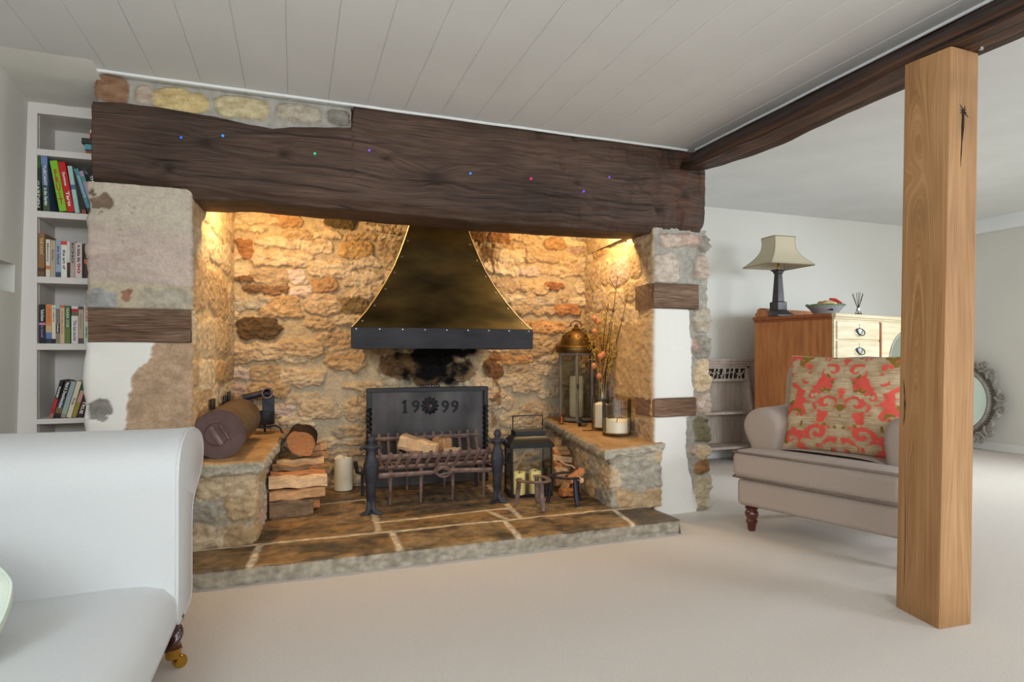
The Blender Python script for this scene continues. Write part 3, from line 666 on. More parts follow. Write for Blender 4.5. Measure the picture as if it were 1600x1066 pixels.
# =================================================================== MANTEL BEAM, CEILING BEAM, POST
def mantel():
    xs = np.linspace(-.852, 2.438, 460)
    zb = np.interp(xs, [-.86, -.58, -.455, -.2, .3, .8, 1.4, 2.0, 2.2, 2.44], [1.768, 1.768, 1.735, 1.750, 1.748, 1.738, 1.742, 1.752, 1.768, 1.772]) + .006 * fbm(xs * 3, xs * 0, 5, 4)
    ztop = np.interp(xs, [-.86, -.6, -.35, -.2, -.1, .0, .276, .285, 2.0, 2.44], [2.135, 2.140, 2.128, 2.112, 2.105, 2.125, 2.158, 2.275, 2.278, 2.272]) + .004 * fbm(xs * 5, xs * 0, 9, 3) * (xs < .27)
    nf = 66; nb = 14
    yf = 3.178; yb = 3.50
    V = []; uv = []
    knots = [(-.40, 2.0, .05), (-.05, 1.985, .04), (.70, 1.945, .075), (-.55, 1.86, .03), (1.55, 2.0, .03), (2.28, 1.99, .05), (.45, 2.02, .04), (2.1, 1.88, .04)]
    cols = []
    for i, x in enumerate(xs):
        t = np.linspace(0, 1, nf); z = zb[i] + (ztop[i] - zb[i]) * t; y = np.full(nf, yf)
        y += .045 * sstep(.07, 0, z - zb[i]) ** 2 + .012 * sstep(.03, 0, ztop[i] - z)
        X = np.full(nf, x)
        y += -.007 * fbm(X * 2.2, z * 5, 15, 4) - .0035 * fbm(X * 5, z * 34, 17, 3)
        ad = sstep(1.0, 1.5, x); ny = fbm(X * 15, z * 8, 19, 2); y += ad * .014 * sstep(.05, .5, fbm(X * 9 + z * 2, z * 5, 19, 2)) - ad * .004 * ny
        wv = z + .035 * fbm(X * 1.1, z * 1.8, 25, 3); c = np.ones(nf)
        for (kx, kz, kr) in knots:
            dd = np.hypot((X - kx) / 1.6, z - kz) / kr; g = np.exp(-dd ** 2); wv = wv + g * kr * .7 * np.tanh((z - kz) / kr * 3) ; c *= 1 - .55 * np.exp(-(dd / .42) ** 2); y += .008 * np.exp(-(dd / .35) ** 2) - .007 * np.exp(-((dd - .9) / .45) ** 2)
        for (cx0, cx1, cz, sl) in [(-.1, 1.05, 1.93, -.02), (-.5, .35, 1.835, .01), (.9, 1.9, 1.80, .02), (-.35, .5, 2.07, .03), (1.2, 2.2, 1.92, -.01)]:
            if cx0 < x < cx1:
                q = np.abs(z - (cz + sl * (x - cx0) + .02 * perlin(x * 4, cz * 10, 3))); k = np.exp(-(q / .0045) ** 2) * min(1, (x - cx0) / .1, (cx1 - x) / .1); y += .008 * k; c *= 1 - .75 * k
        tb = np.linspace(1, 0, nb); bottom_y = yb + (y[0] - yb) * (1 - tb) * 0
        back = [(x, yb, ztop[i]), (x, yb, zb[i] + .1), (x, yb, zb[i])]
        bt = [(x, yb + (y[0] - yb) * f, zb[i] - .004 + .006 * fbm(x * 4, f * 3, 31, 3)) for f in np.linspace(.15, .92, 10)]
        ring = [(x, a, b) for a, b in zip(y, z)] + back + bt
        V.append(ring); cols.append(np.concatenate([c, np.ones(13)]))
        uv += [(x, w) for w in wv] + [(x, 3.0), (x, 3.2), (x, 3.4)] + [(x, 4.0 + .32 * f) for f in np.linspace(.15, .92, 10)]
    A = np.array(V); Cc = np.array(cols)
    # left end a touch browner where the light stones meet it; the right end carries a reddish patch
    xx = A[..., 0]; zz = A[..., 2]; rd = (sstep(1.9, 2.3, xx) * sstep(-.1, .4, fbm(xx * 6, zz * 6, 51, 3)))[..., None]
    col = Cc[..., None] * (np.ones(3) * (1 - rd) + np.array([1.25, .98, .85]) * rd)
    mb = MB().loft([A[i] for i in range(len(A))], True, col.reshape(-1, 3)); mb.uv = np.array(uv)
    o = mb.build('mantel_beam', BEAMW, None, smooth=180, merge=False, loc=(.8, 3.34, 1.75))
    tag(o, 'massive dark oak mantel beam spanning the top of the stone fireplace', 'beam')
mantel()
def ceiling_beam():
    ys = np.linspace(-1.6, 3.17, 330); V = []; uv = []
    for y in ys:
        b = np.interp(y, [-1.6, 1.2, 1.6, 2.0, 2.4, 2.6, 2.9, 3.05, 3.2], [2.09, 2.10, 2.10, 2.085, 2.085, 2.095, 2.10, 2.115, 2.155]) + .004 * perlin(y * 5, 0, 7)
        xl = np.interp(y, [-1.6, 1.5, 2.9, 3.2], [2.22, 2.20, 2.20, 2.25]) + .006 * perlin(y * 4, 3, 8); xr = np.interp(y, [-1.6, 1.4, 2.05, 2.6, 3.0, 3.2], [2.385, 2.38, 2.345, 2.385, 2.35, 2.36]) + .004 * perlin(y * 6, 9, 3)
        pts = [(xl, b), (xr, b - .002), (xr + .03, b + .05), (xr + .04, 2.43), (2.40, 2.44), (2.375, 2.30), (2.355, 2.262), (2.315, 2.222), (xl + .025, b + .055)]
        ring = []
        for e in range(len(pts)):
            a, c = pts[e], pts[(e + 1) % len(pts)]
            for f in (0, .25, .5, .75):
                ring.append((a[0] + (c[0] - a[0]) * f, y, a[1] + (c[1] - a[1]) * f)); uv.append((y, e * .11 + f * .1))
        V.append(ring)
    A = np.array(V); P = A.reshape(-1, 3); P = P + .004 * vec_noise(P * np.array([1, .35, 1]), 11, 3)
    mb = MB().loft(P.reshape(A.shape), True, (1, 1, 1)); mb.uv = np.array(uv)
    o = mb.build('ceiling_beam', CBEAM, None, smooth=50, merge=False, loc=(2.3, 1.5, 2.1))
    tag(o, 'dark stained ceiling beam running from the mantel over the oak post', 'beam')
ceiling_beam()
def post():
    root = thing('oak_post', 'pale square oak post standing on the carpet under the ceiling beam', 'post', (2.28, 1.635, 0))
    base = [pz(1399, 948, 0), pz(1467, 984, 0), pz(1518, 975, 0)]; top = [pz(1413, 102, 2.098), pz(1486, 72, 2.098), pz(1530, 84, 2.098)]
    nz = 120; V = []; uv = []; cols = []
    b4 = [base[0], base[1], base[2], base[0] + base[2] - base[1]]; t4 = [top[0], top[1], top[2], top[0] + top[2] - top[1]]
    m = 14
    for i in range(nz + 1):
        t = i / nz; z = 2.098 * t; ring = []
        for e in range(4):
            a = b4[e] * (1 - t) + t4[e] * t; c = b4[(e + 1) % 4] * (1 - t) + t4[(e + 1) % 4] * t
            for q in range(m):
                f = q / m; f = np.clip((f - .5) * 1.0 + .5, 0, 1)
                p = a + (c - a) * f
                if q == 0: p = p + ((b4[0] + b4[2]) / 2 * (1 - t) + (t4[0] + t4[2]) / 2 * t - a) * .025
                ring.append((p[0], p[1], z + .0))
                # cathedral grain: rings of a trunk whose heart lies off this face
                d = (f - (.34 if e == 0 else .75)) * .19
                if e == 0:
                    g = math.sqrt((d * 3.2) ** 2 + .012) + .10 * (z - 1.0) * math.exp(-(d / .05) ** 2) * 1.0 + .05 * float(perlin(z * 1.6, f * 2, 5))
                    g += .06 * math.exp(-((z - 1.66) / .07) ** 2 - ((f - .3) / .2) ** 2)
                elif e == 1:
                    g = d * 1.1 + .06 * float(perlin(z * 1.2, f * 2, 8)) + .08 * z * f
                else: g = d
                uv.append((z, e * 1.7 + g))
                c_ = 1.0
                if e == 1:
                    kz, kf = 1.86, .47; dd = math.hypot((z - kz) / .075, (f - kf) / .26); c_ *= 1 - .28 * math.exp(-dd ** 2)
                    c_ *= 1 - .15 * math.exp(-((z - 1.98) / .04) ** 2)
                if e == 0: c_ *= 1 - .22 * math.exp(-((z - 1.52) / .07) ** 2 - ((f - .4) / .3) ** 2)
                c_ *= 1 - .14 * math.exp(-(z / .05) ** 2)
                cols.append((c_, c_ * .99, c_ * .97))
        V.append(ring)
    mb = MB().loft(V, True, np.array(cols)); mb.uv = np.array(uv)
    mb.build('shaft', OAK, root, smooth=40, merge=False)
    # star-shaped shake round a dead knot, and a long drying check: slim inset slivers of dark wood
    def onface(e, f, z, out=.0012):
        t = z / 2.098; a = b4[e] * (1 - t) + t4[e] * t; c = b4[e + 1] * (1 - t) + t4[e + 1] * t; n = np.array([-1, 0, 0]) if e == 0 else np.array([0, -1, 0])
        p = a + (c - a) * f; return (p[0] + n[0] * out, p[1] + n[1] * out, z)
    mb = MB(); rg = random.Random(4); dark = M('dead_knot', lin(40, 28, 20), .95)
    for k in range(9):
        a = k * 2 * PI / 9 + rg.uniform(-.2, .2); L = rg.uniform(.016, .034)
        mb.tube([onface(1, .47 + math.cos(a) * q / .155, 1.875 + math.sin(a) * q, .0006) for q in (0, L * .5, L)], [.0032, .002, .0008], 6)
    mb.tube([onface(1, .46 - .06 * q, 1.875 - .2 * q, .0004) for q in np.linspace(0, 1, 8)], [.004, .0055, .006, .004, .002, .0025, .0015, .0005], 6)
    mb.build('knot_crack', dark, root)
    mb = MB(); mb.tube([onface(0, .19 + .02 * math.sin(q * 5), .05 + .62 * q, -.0008) for q in np.linspace(0, 1, 10)], [.0008, .0015, .0018, .0016, .0018, .0016, .0014, .0012, .001, .0004], 5)
    mb.tube([onface(0, .12 + .03 * math.sin(q * 4), .72 + .2 * q, -.0008) for q in np.linspace(0, 1, 8)], [.0008, .003, .002, .004, .002, .003, .0016, .0004], 5)
    mb.build('drying_check', dark, root)
    o = MB().lathe([(0, -.012), (.008, -.01), (.009, 0)], tuple(np.array(onface(1, .75, 2.094, .03)) + [0, 0, .008]), 12).build('bolt_head', CHROME, root)
post()
def fillet(name, pts, r):
    mb = MB().tube(pts, r, 8); return struct(mb.build(name, CEILP, None, smooth=60))
fillet('trim_ceiling_edge', [(x, 3.172 + .004 * float(perlin(x * 4, 0, 2)), 2.268) for x in np.linspace(-.84, 2.30, 60)], .009)
fillet('trim_beam_edge', [(np.interp(y, [-1.6, 3.2], [2.352, 2.345]) + .003 * float(perlin(y * 5, 0, 4)), y, 2.268) for y in np.linspace(-1.5, 3.15, 60)], .008)
LEDC = {'blue': lin(40, 100, 230), 'sky blue': lin(40, 140, 230), 'green': lin(30, 190, 120), 'violet': lin(120, 70, 220), 'pink': lin(220, 40, 130)}
for (x, y, c, lab) in [(283, 215, 'blue', 'tiny blue light in the mantel beam, nearest its left end'), (348, 212, 'sky blue', 'tiny sky blue light in the mantel beam, second from its left end'), (492, 240, 'green', 'tiny green light in the dark mantel beam, the only green one'),
                       (577, 235, 'violet', 'tiny violet light in the mantel beam, up and left of the hood'), (735, 271, 'sky blue', 'tiny blue light in the mantel beam just right of its big knot'), (830, 279, 'pink', 'tiny pink light in the dark mantel beam, the only pink one'),
                       (912, 299, 'violet', 'tiny violet light in the mantel beam, lower of the two right-hand ones'), (952, 277, 'violet', 'tiny violet light in the mantel beam, nearest its right end')]:
    p = py(x, y, 3.174); mb = MB().lathe([(0, .006), (.005, .004), (.0065, 0), (.006, -.012)], (0, 0, 0), 10).tf(Matrix.Rotation(PI / 2, 4, 'X'))
    mb.v[0] = mb.v[0] + p
    o = mb.build('fairy_light', M('led_' + c.replace(' ', '_'), LEDC[c], .3, emit=.6, bump=0), None, loc=p); tag(o, lab, 'light', 'coloured lights set in the mantel beam')

# =================================================================== FIREPLACE THINGS
def hood():
    root = thing('fire_hood', 'dark curved metal smoke hood with a black band, hanging over the grate', 'hood', (.905, 4.0, 1.03))
    xc = .907; yf = 3.75
    ks = [(549, 511), (581.6, 475), (601, 448), (615, 421), (630, 394), (639, 366), (646, 336)]
    kr = [(832.6, 515), (813, 500), (791, 477.6), (769.6, 454), (750.5, 426), (734.7, 399), (723.5, 368), (715.6, 338)]
    # half width and lean of the bell by height
    hs = np.linspace(1.158, 2.26, 60)
    def half(z): return float(np.interp(z, [1.158, 1.20, 1.27, 1.36, 1.46, 1.56, 1.67, 1.78, 1.90, 2.0, 2.26], [.586, .545, .487, .424, .363, .310, .264, .224, .186, .170, .160]))
    def dep(z): return float(np.interp(z, [1.158, 1.22, 1.32, 1.45, 1.6, 1.8, 2.0, 2.26], [yf, yf + .035, yf + .085, yf + .135, yf + .18, yf + .225, yf + .25, yf + .26]))
    xo = lambda z: xc + .008 * (z - 1.158)
    n = 41; Pf = np.zeros((n, len(hs), 3))
    for i in range(n):
        u = -1 + 2 * i / (n - 1)
        for j, z in enumerate(hs): Pf[i, j] = (xo(z) + u * half(z), dep(z) - .012 * (1 - u * u), z)
    mb = MB().grid(Pf)
    for sg in (-1, 1):
        Ps = np.zeros((12, len(hs), 3))
        for i in range(12):
            f = i / 11
            for j, z in enumerate(hs): Ps[i, j] = (xo(z) + sg * (half(z) * (1 - .24 * f) - .004), dep(z) + .002 + (YB - .012 - dep(z)) * f, z)
        mb.grid(Ps, flip=(sg > 0))
    mb.build('bell', HOODM, root, smooth=50)
    mb = MB()
    for sg in (-1, 1): mb.tube([(xo(z) + sg * half(z), dep(z) - .001, z) for z in hs[::2]], .0035, 6)
    mb.build('rolled_edge', RIM, root)
    mb = MB(); x0, x1 = xc - .587, xc + .587; z0, z1 = 1.031, 1.162
    for a in (mb.box(x0, x1, yf - .012, yf, z0, z1), mb.loft([[(x0 + .004, yf, z0), (x0 + .014, yf, z0), (x0 + .014, yf, z1), (x0 + .004, yf, z1)], [(x0 + .13, YB - .012, z0), (x0 + .14, YB - .012, z0), (x0 + .14, YB - .012, z1), (x0 + .13, YB - .012, z1)]]), mb.loft([[(x1 - .004, yf, z0), (x1 - .014, yf, z0), (x1 - .014, yf, z1), (x1 - .004, yf, z1)], [(x1 - .13, YB - .012, z0), (x1 - .14, YB - .012, z0), (x1 - .14, YB - .012, z1), (x1 - .13, YB - .012, z1)]])): pass
    mb.build('band', IRONB, root, smooth=0, bevel=.002)
    k = 0
    for x in np.linspace(x0 + .03, x1 - .03, 9):
        o = MB().lathe([(0, .006), (.004, .005), (.006, .001), (.006, -.002)], (0, 0, 0), 10).tf(Matrix.Translation((x, yf - .012, z1 - .012)) @ Matrix.Rotation(PI / 2, 4, 'X')).build('rivet', CHROME, root)
    for sg in (-1, 1):
        for z in (1.20, 1.30, 1.41, 1.52, 1.63, 1.74, 1.85):
            MB().lathe([(0, .006), (.004, .005), (.006, .001), (.006, -.003)], (0, 0, 0), 10).tf(Matrix.Translation((xo(z) + sg * (half(z) - .028), dep(z) - .001, z)) @ Matrix.Rotation(PI / 2 - .35, 4, 'X')).build('rivet', CHROME, root)
hood()
def text_mesh(body, size, depth=.0, align='CENTER'):
    c = bpy.data.curves.new('t', 'FONT'); c.body = body; c.size = size; c.extrude = depth; c.align_x = align; c.align_y = 'CENTER'; c.resolution_u = 2; c.space_line = .8; c.offset = size * .03 if depth == 0 else 0
    if depth > .002: c.bevel_depth = depth * .25; c.bevel_resolution = 1
    o = bpy.data.objects.new('t', c); me = bpy.data.meshes.new_from_object(o)
    V = np.zeros(len(me.vertices) * 3); me.vertices.foreach_get('co', V); F = [list(p.vertices) for p in me.polygons]
    bpy.data.objects.remove(o); bpy.data.curves.remove(c); bpy.data.meshes.remove(me)
    return V.reshape(-1, 3), F
def put_text(root, name, body, size, mat, M4, depth=0, fit=None, hmax=None):
    V, F = text_mesh(body, size, depth)
    if not len(V): return
    wv = np.ptp(V[:, 0]); hv = np.ptp(V[:, 1])
    if fit and wv > 0: V[:, 0] *= fit / wv
    if hmax and hv > 0: V[:, 1] *= hmax / hv
    A = np.array(M4); V = V @ A[:3, :3].T + A[:3, 3]
    return MB().add(V, F).build(name, mat, root, smooth=30, merge=False)
FIREM = M('fireback_plate', lin(44, 42, 43), .5, .6, var=.3, scale=3.5, bump=.05, bscale=30, stretch=(1.4, 1, .6), col2=lin(96, 92, 90))
RUSTD = M('cast_digit', lin(30, 29, 29), .5, .6, var=.2)
def fireback():
    root = thing('fireback', 'black iron fireback dated 1999 with a rosette, upright against the back wall', 'fireback', (.895, 4.2, .08))
    x0, x1, z0, z1, y = .463, 1.326, .08, .765, 4.2
    MB().box(x0 + .02, x1 - .02, y + .012, y + .03, z0, z1 - .02).build('plate', FIREM, root, smooth=0, bevel=.003)
    mb = MB().box(x0, x1, y - .006, y + .03, z1 - .028, z1); mb.box(x0, x0 + .032, y - .006, y + .03, z1 - .14, z1 - .028); mb.box(x1 - .032, x1, y - .006, y + .03, z1 - .14, z1 - .028)
    mb.build('frame_rail', BLACKM, root, smooth=0, bevel=.004)
    for xx, sg in ((x0 + .016, 1), (x1 - .016, -1)):
        mb = MB(); rings = []
        for i in range(160):
            z = z0 + (z1 - .14 - z0) * i / 159; a = sg * i * .33
            rings.append([(xx + .0165 * (1 + .32 * math.cos(3 * (2 * PI * k / 18 + a * .6))) * math.cos(2 * PI * k / 18), y + .008 + .0165 * (1 + .32 * math.cos(3 * (2 * PI * k / 18 + a * .6))) * math.sin(2 * PI * k / 18), z) for k in range(18)])
        mb.loft(rings).build('twisted_column', BLACKM, root, smooth=60)
    R90 = Matrix.Rotation(PI / 2, 4, 'X'); zc = py(672, 635, y)[2]
    for ch, xp in (('1', 633), ('9', 650), ('9', 696), ('9', 711)):
        p = py(xp, 636, y + .01); put_text(root, 'digit', ch, .1, RUSTD, Matrix.Translation((p[0], y + .012, p[2])) @ R90, .006, hmax=.088, fit=.018 if ch == '1' else .056)
    p = py(633, 636, y + .01); MB().box(p[0] - .019, p[0] + .019, y + .006, y + .016, p[2] - .044, p[2] - .036).build('digit_serif', RUSTD, root, smooth=0); mb = MB(); mb.tube([(p[0] - .02, y + .011, p[2] + .026), (p[0] - .002, y + .011, p[2] + .042)], .005, 4); mb.build('digit_serif', RUSTD, root, smooth=0)
    c = py(672, 634, y + .01); mb = MB()
    for k in range(12):
        a = 2 * PI * k / 12; mb.tube([(c[0] + math.cos(a) * r, y + .01 - h, c[2] + math.sin(a) * r) for r, h in ((.012, .012), (.034, .014), (.052, .008), (.062, 0))], [.006, .011, .010, .003], 8)
    mb.build('rosette', IRON, root)
    MB().lathe([(0, .02), (.008, .018), (.013, .01), (.013, 0)], (0, 0, 0), 16).tf(Matrix.Translation((c[0], y + .008, c[2])) @ R90).build('boss', RUST, root)
    # scroll feet of the plate's crest
    mb = MB()
    for k in (-.055, -.02, .02, .055): mb.tube([(c[0] + k + .012 * math.cos(t), y + .008, z1 + .008 + .009 * math.sin(t)) for t in np.linspace(0, 2 * PI, 12)], .005, 6)
    mb.build('crest', IRON, root)
fireback()
def grate():
    root = thing('fire_grate', 'rusty iron basket grate on thin legs, holding a split log', 'grate', (.86, 3.98, .08))
    xa, xb = .43, 1.22; yF, yK = 3.70, 4.12; zl, zh = .305, .375
    def bar(name, pts, r, flat=None): return MB().tube(pts, r, 4 if flat else 8, flat=flat).build(name, RUST, root, smooth=30)
    bar('front_rail', [(xa, yF - .012, zh), (xb, yF - .012, zh)], .017, (1.0, .35)); bar('front_rail', [(xa, yF + .02, zl), (xb, yF + .02, zl)], .013, (1, .6))
    bar('back_rail', [(xa + .03, yK, .425), (xb + .01, yK, .425)], .014, (1, .5)); bar('back_rail', [(xa + .03, yK - .02, .30), (xb + .01, yK - .02, .30)], .013)
    for i in range(13):
        x = xa + .035 + (xb - xa - .05) * i / 12; xs_ = x + .012
        pts = [(xs_ + .008, yF - .03, .405), (xs_ + .005, yF - .028, zh), (x, yF - .014, .335), (x - .008, yF + .01, zl - .006), (x, yF + .08, .288), (x + .005, yK - .10, .286), (x + .008, yK - .04, .30), (x + .012, yK - .012, .36), (x + .010, yK + .005, .42), (x + .012, yK + .012, .462)]
        bar('bar', pts, .0105, (.7, 1.0))
    for (x, y) in ((.553, 3.74), (.742, 3.735), (.945, 3.735), (1.15, 3.735)): bar('leg', [(x + .002, y + .005, .31), (x, y, .2), (x - .002, y - .002, .077)], [.014, .011, .007])
    for (x, y) in ((.72, 4.10), (.98, 4.10), (1.215, 4.08)): bar('leg', [(x, y - .01, .30), (x, y, .18), (x, y + .004, .077)], [.012, .010, .008])
    bar('bottom_rail', [(xa, yF + .28, .288), (xb, yF + .28, .288)], .011)
grate()
def andiron(name, label, x, y):
    root = thing(name, label, 'andiron', (x, y, .078), 0, None)
    mb = MB(); z0 = .08
    prof = [(.018, 0), (.0225, .03), (.026, .10), (.030, .17), (.036, .225), (.043, .27), (.042, .30), (.034, .325), (.027, .345), (.022, .365), (.026, .385), (.034, .398), (.028, .408), (.016, .414), (.015, .420), (.022, .432), (.024, .445), (.019, .460), (.008, .470), (.001, .472)]
    prof = [(r, z0 + h * .96) for r, h in prof]
    rings = []
    for r, z in prof: rings.append([(x + r * math.cos(2 * PI * k / 20), y + r * .5 * math.sin(2 * PI * k / 20) + .004 * math.sin(z * 12), z) for k in range(20)])
    mb.loft(rings).build('shaft', IRON, root, smooth=70)
    for sg in (-1, 1):
        MB().tube([(x + sg * .02, y, z0 + .372), (x + sg * .036, y - .004, z0 + .384), (x + sg * .05, y - .006, z0 + .383), (x + sg * .058, y - .008, z0 + .374), (x + sg * .052, y - .01, z0 + .366)], [.012, .013, .011, .009, .005], 8).build('scroll_arm', IRON, root)
        MB().tube([(x + sg * .008, y, z0 + .07), (x + sg * .012, y - .004, z0 + .03), (x + sg * .024, y - .014, z0 + .010), (x + sg * .046, y - .030, z0 + .007), (x + sg * .062, y - .038, z0 + .006)], [.014, .013, .012, .012, .004], 8, flat=(.55, 1.2)).build('foot', IRON, root)
    MB().tube([(x, y + .01, z0 + .27), (x, y + .04, z0 + .20), (x, y + .30, z0 + .19), (x, y + .46, z0 + .17), (x, y + .47, z0 + .08), (x, y + .47, z0)], .011, 6).build('rear_bar', IRON, root)
    sg = -1 if x < .8 else 1
    MB().tube([(x, y + .02, z0 + .235), (x + sg * .05, y + .02, z0 + .232), (x + sg * .075, y + .015, z0 + .24), (x + sg * .082, y + .012, z0 + .275), (x + sg * .088, y + .01, z0 + .305)], [.012, .012, .014, .017, .016], 4, flat=(.8, 1.2)).build('spit_hook', IRON, root)
andiron('andiron', 'black iron firedog at the left end of the grate, by the ivory candle', .415, 3.545)
andiron('andiron', 'black iron firedog at the right end of the grate, beside the square black lantern', 1.185, 3.56)
def spit():
    root = thing('iron_spit', 'long flat iron bar with a twisted loop, lying between the two firedogs', 'iron bar', (.8, 3.58, .23))
    y = 3.585; p0 = py(592, 744, y); p1 = py(772, 734, y); pm = py(694, 737, y)
    MB().tube([p0, p0 * .6 + pm * .4, pm + [-.07, 0, 0]], [.016, .013, .012], 4, flat=(1, .5)).build('bar', RUST, root)
    MB().tube([pm + [.035, 0, .004], p1], [.013, .014], 4, flat=(1, .5)).build('bar', RUST, root)
    mb = MB()
    for k in range(4): mb.tube([pm + np.array([-.07 + .11 * t, -.010 + .012 * math.sin(t * PI + k), (.034 - .004 * k) * math.sin(t * PI) * math.cos(k * 2.1) + .004 * math.sin(t * 9 + k)]) for t in np.linspace(0, 1, 14)], .0065, 6)
    mb.tube([pm + np.array([-.005 + .042 * math.cos(t), -.008, .030 * math.sin(t)]) for t in np.linspace(0, 2 * PI, 22)], .007, 6)
    mb.build('twisted_loop', RUST, root)
spit()

# ---- logs: each split billet its own mesh, bark on one side
WOODC = [lin(216, 170, 122), lin(208, 158, 110), lin(226, 186, 142), lin(192, 138, 94), lin(188, 124, 78)]
def log(label, a, b, w, h, seed, tone=0, bark='back', cat='log', group='split logs stacked at the left of the fire', name='split_log', roll=0.0, round_=False):
    a, b = np.array(a, float), np.array(b, float); L = np.linalg.norm(b - a); t = (b - a) / L
    up = np.array([0, 0, 1.]); s_ = np.cross(up, t); s_ /= np.linalg.norm(s_); up = np.cross(t, s_)
    rg = random.Random(seed); m = 22; n = 14; ns = perlin(np.arange(m) * .6, np.full(m, seed * 1.7), seed)
    base = []
    for k in range(m):
        an = 2 * PI * k / m + PI / 4
        if round_: r = 1 + .22 * float(ns[k]); c = (math.cos(an) * r, math.sin(an) * r)
        else:
            e = 2 / 5.0; c = (math.copysign(abs(math.cos(an)) ** e, math.cos(an)) * (1 + .12 * float(ns[k])), math.copysign(abs(math.sin(an)) ** e, math.sin(an)) * (1 + .14 * float(ns[k])))
            if c[1] > .3: c = (c[0] * (1 - .28 * rg.random() * 0 - .12), c[1])
        base.append(c)
    base = np.array(base); cr, sr = math.cos(roll), math.sin(roll); rings = []; cols = []
    wc = np.array(WOODC[tone % 5]); bk = np.array(lin(132, 106, 80)) if not round_ else np.array(lin(52, 38, 28))
    for i in range(n + 3):
        q = min(max((i - 1) / n, 0), 1); sc = 1.0 if 0 < i < n + 2 else (.965 if n else 1)
        wob = 1 + .05 * perlin(np.full(m, q * 5.0 + seed), np.arange(m) * .5, seed + 3)
        P = base * sc * wob[:, None] * [w / 2, h / 2]; P = P @ np.array([[cr, sr], [-sr, cr]])
        off = .010 * np.array([float(perlin(q * 3 + seed, 1.5, seed)), float(perlin(q * 3 + seed, 7.5, seed))])
        ring = a + t * L * q + (P[:, :1] + off[0]) * s_ + (P[:, 1:] + off[1]) * up
        rings.append(ring)
        tone_n = fbm(np.full(m, q * 2.0 + seed), np.arange(m) * 1.3, seed + 6, 3)
        cc = wc * (1 + .28 * tone_n)[:, None]
        if bark == 'back': bm_ = sstep(.25, .5, base[:, 0])
        elif bark == 'top': bm_ = sstep(.3, .6, base[:, 1])
        elif bark == 'all': bm_ = np.ones(m)
        elif bark == 'front': bm_ = sstep(-.25, -.5, base[:, 0])
        else: bm_ = np.zeros(m)
        if i in (0, n + 2): bm_ = bm_ * 0
        cc = cc * (1 - bm_[:, None]) + bk * (1 + .5 * tone_n)[:, None] * bm_[:, None]; cols.append(cc)
    mb = MB().loft(rings, True, np.clip(np.concatenate(cols), .01, 1)); c0 = (a + b) / 2
    return tag(mb.build(name, LOGM, None, smooth=38, merge=False, loc=(c0[0], c0[1], c0[2] - h / 2)), label, cat, group)
def logpx(label, xa, xb, yt, yb_, Y, seed, tone=0, dpt=.10, **k):
    # a billet lying along x whose face spans these heights; Y is the plane of its face
    z1 = py((xa + xb) / 2, yt, Y)[2]; z0 = py((xa + xb) / 2, yb_, Y)[2]; A = py(xa, 700, Y)[0]; B = py(xb, 700, Y)[0]; zc = (z0 + z1) / 2
    return log(label, (A, Y + dpt / 2, zc), (B, Y + dpt / 2 + .01, zc), dpt, (z1 - z0), seed, tone, **k)
logpx('rough bark-faced log at the foot of the left woodpile', 420, 489, 783, 811, 3.60, 1, 3, .13, bark='front')
logpx('short brown log end showing behind the bottom bark-faced log', 470, 499, 779, 797, 3.75, 2, 4, .09, bark='top')
logpx('pale split log directly above the bark-faced bottom log', 420, 508, 765, 781, 3.61, 3, 1, .12)
logpx('widest pale split log, middle of the left woodpile', 419, 511, 745, 764.5, 3.60, 4, 2, .12)
logpx('thin red-brown split log under the mossy-barked one', 422, 508, 737, 744.5, 3.64, 5, 4, .10)
logpx('mossy grey-barked log in the upper left woodpile, its left half', 425, 483, 729, 737, 3.66, 6, 0, .10, bark='front')
logpx('short speckled log ending at the right of the woodpile, beside the candle', 482, 514, 730, 742, 3.70, 7, 3, .10, bark='front')
logpx('slim orange split log just below the round log', 432, 506, 718, 729.5, 3.78, 8, 0, .09)
logpx('grey-brown log at the back right, below the orange wedge', 474, 511, 706, 718, 3.93, 9, 3, .10)
logpx('small orange wedge of wood at the very top right of the left woodpile', 488, 510, 694, 706, 3.97, 10, 1, .08)
c = pz(469, 694, .41); cY = 3.74; c = py(469, 694, cY); log('round bark-covered log with an orange sawn face, topmost on the left woodpile', (c[0], cY, c[2]), (c[0] + .02, cY + .28, c[2] + .02), .175, .135, 31, 4, bark='all', round_=True, roll=.5)
# on the grate
p = py(628, 688, 3.86); q = py(682, 703, 3.80)
log('pale reddish split log lying across the iron grate', (p[0], 3.90, p[2] - .01), (q[0], 3.80, q[2] - .005), .11, .095, 41, 2, bark='none', group='wood on the grate')
p = py(690, 694, 3.92); log('blocky orange-brown chunk of wood on the grate, right of the long log', (p[0] - .03, 3.98, p[2] - .005), (p[0] + .04, 3.90, p[2]), .08, .085, 42, 1, bark='none', group='wood on the grate')
p = py(702, 700, 3.88); log('thin stick lying on the grate at the right of the wood', (p[0] - .04, 3.87, p[2] - .012), (p[0] + .07, 3.86, p[2] - .005), .022, .024, 43, 2, bark='none', group='wood on the grate', name='kindling_stick', cat='kindling')

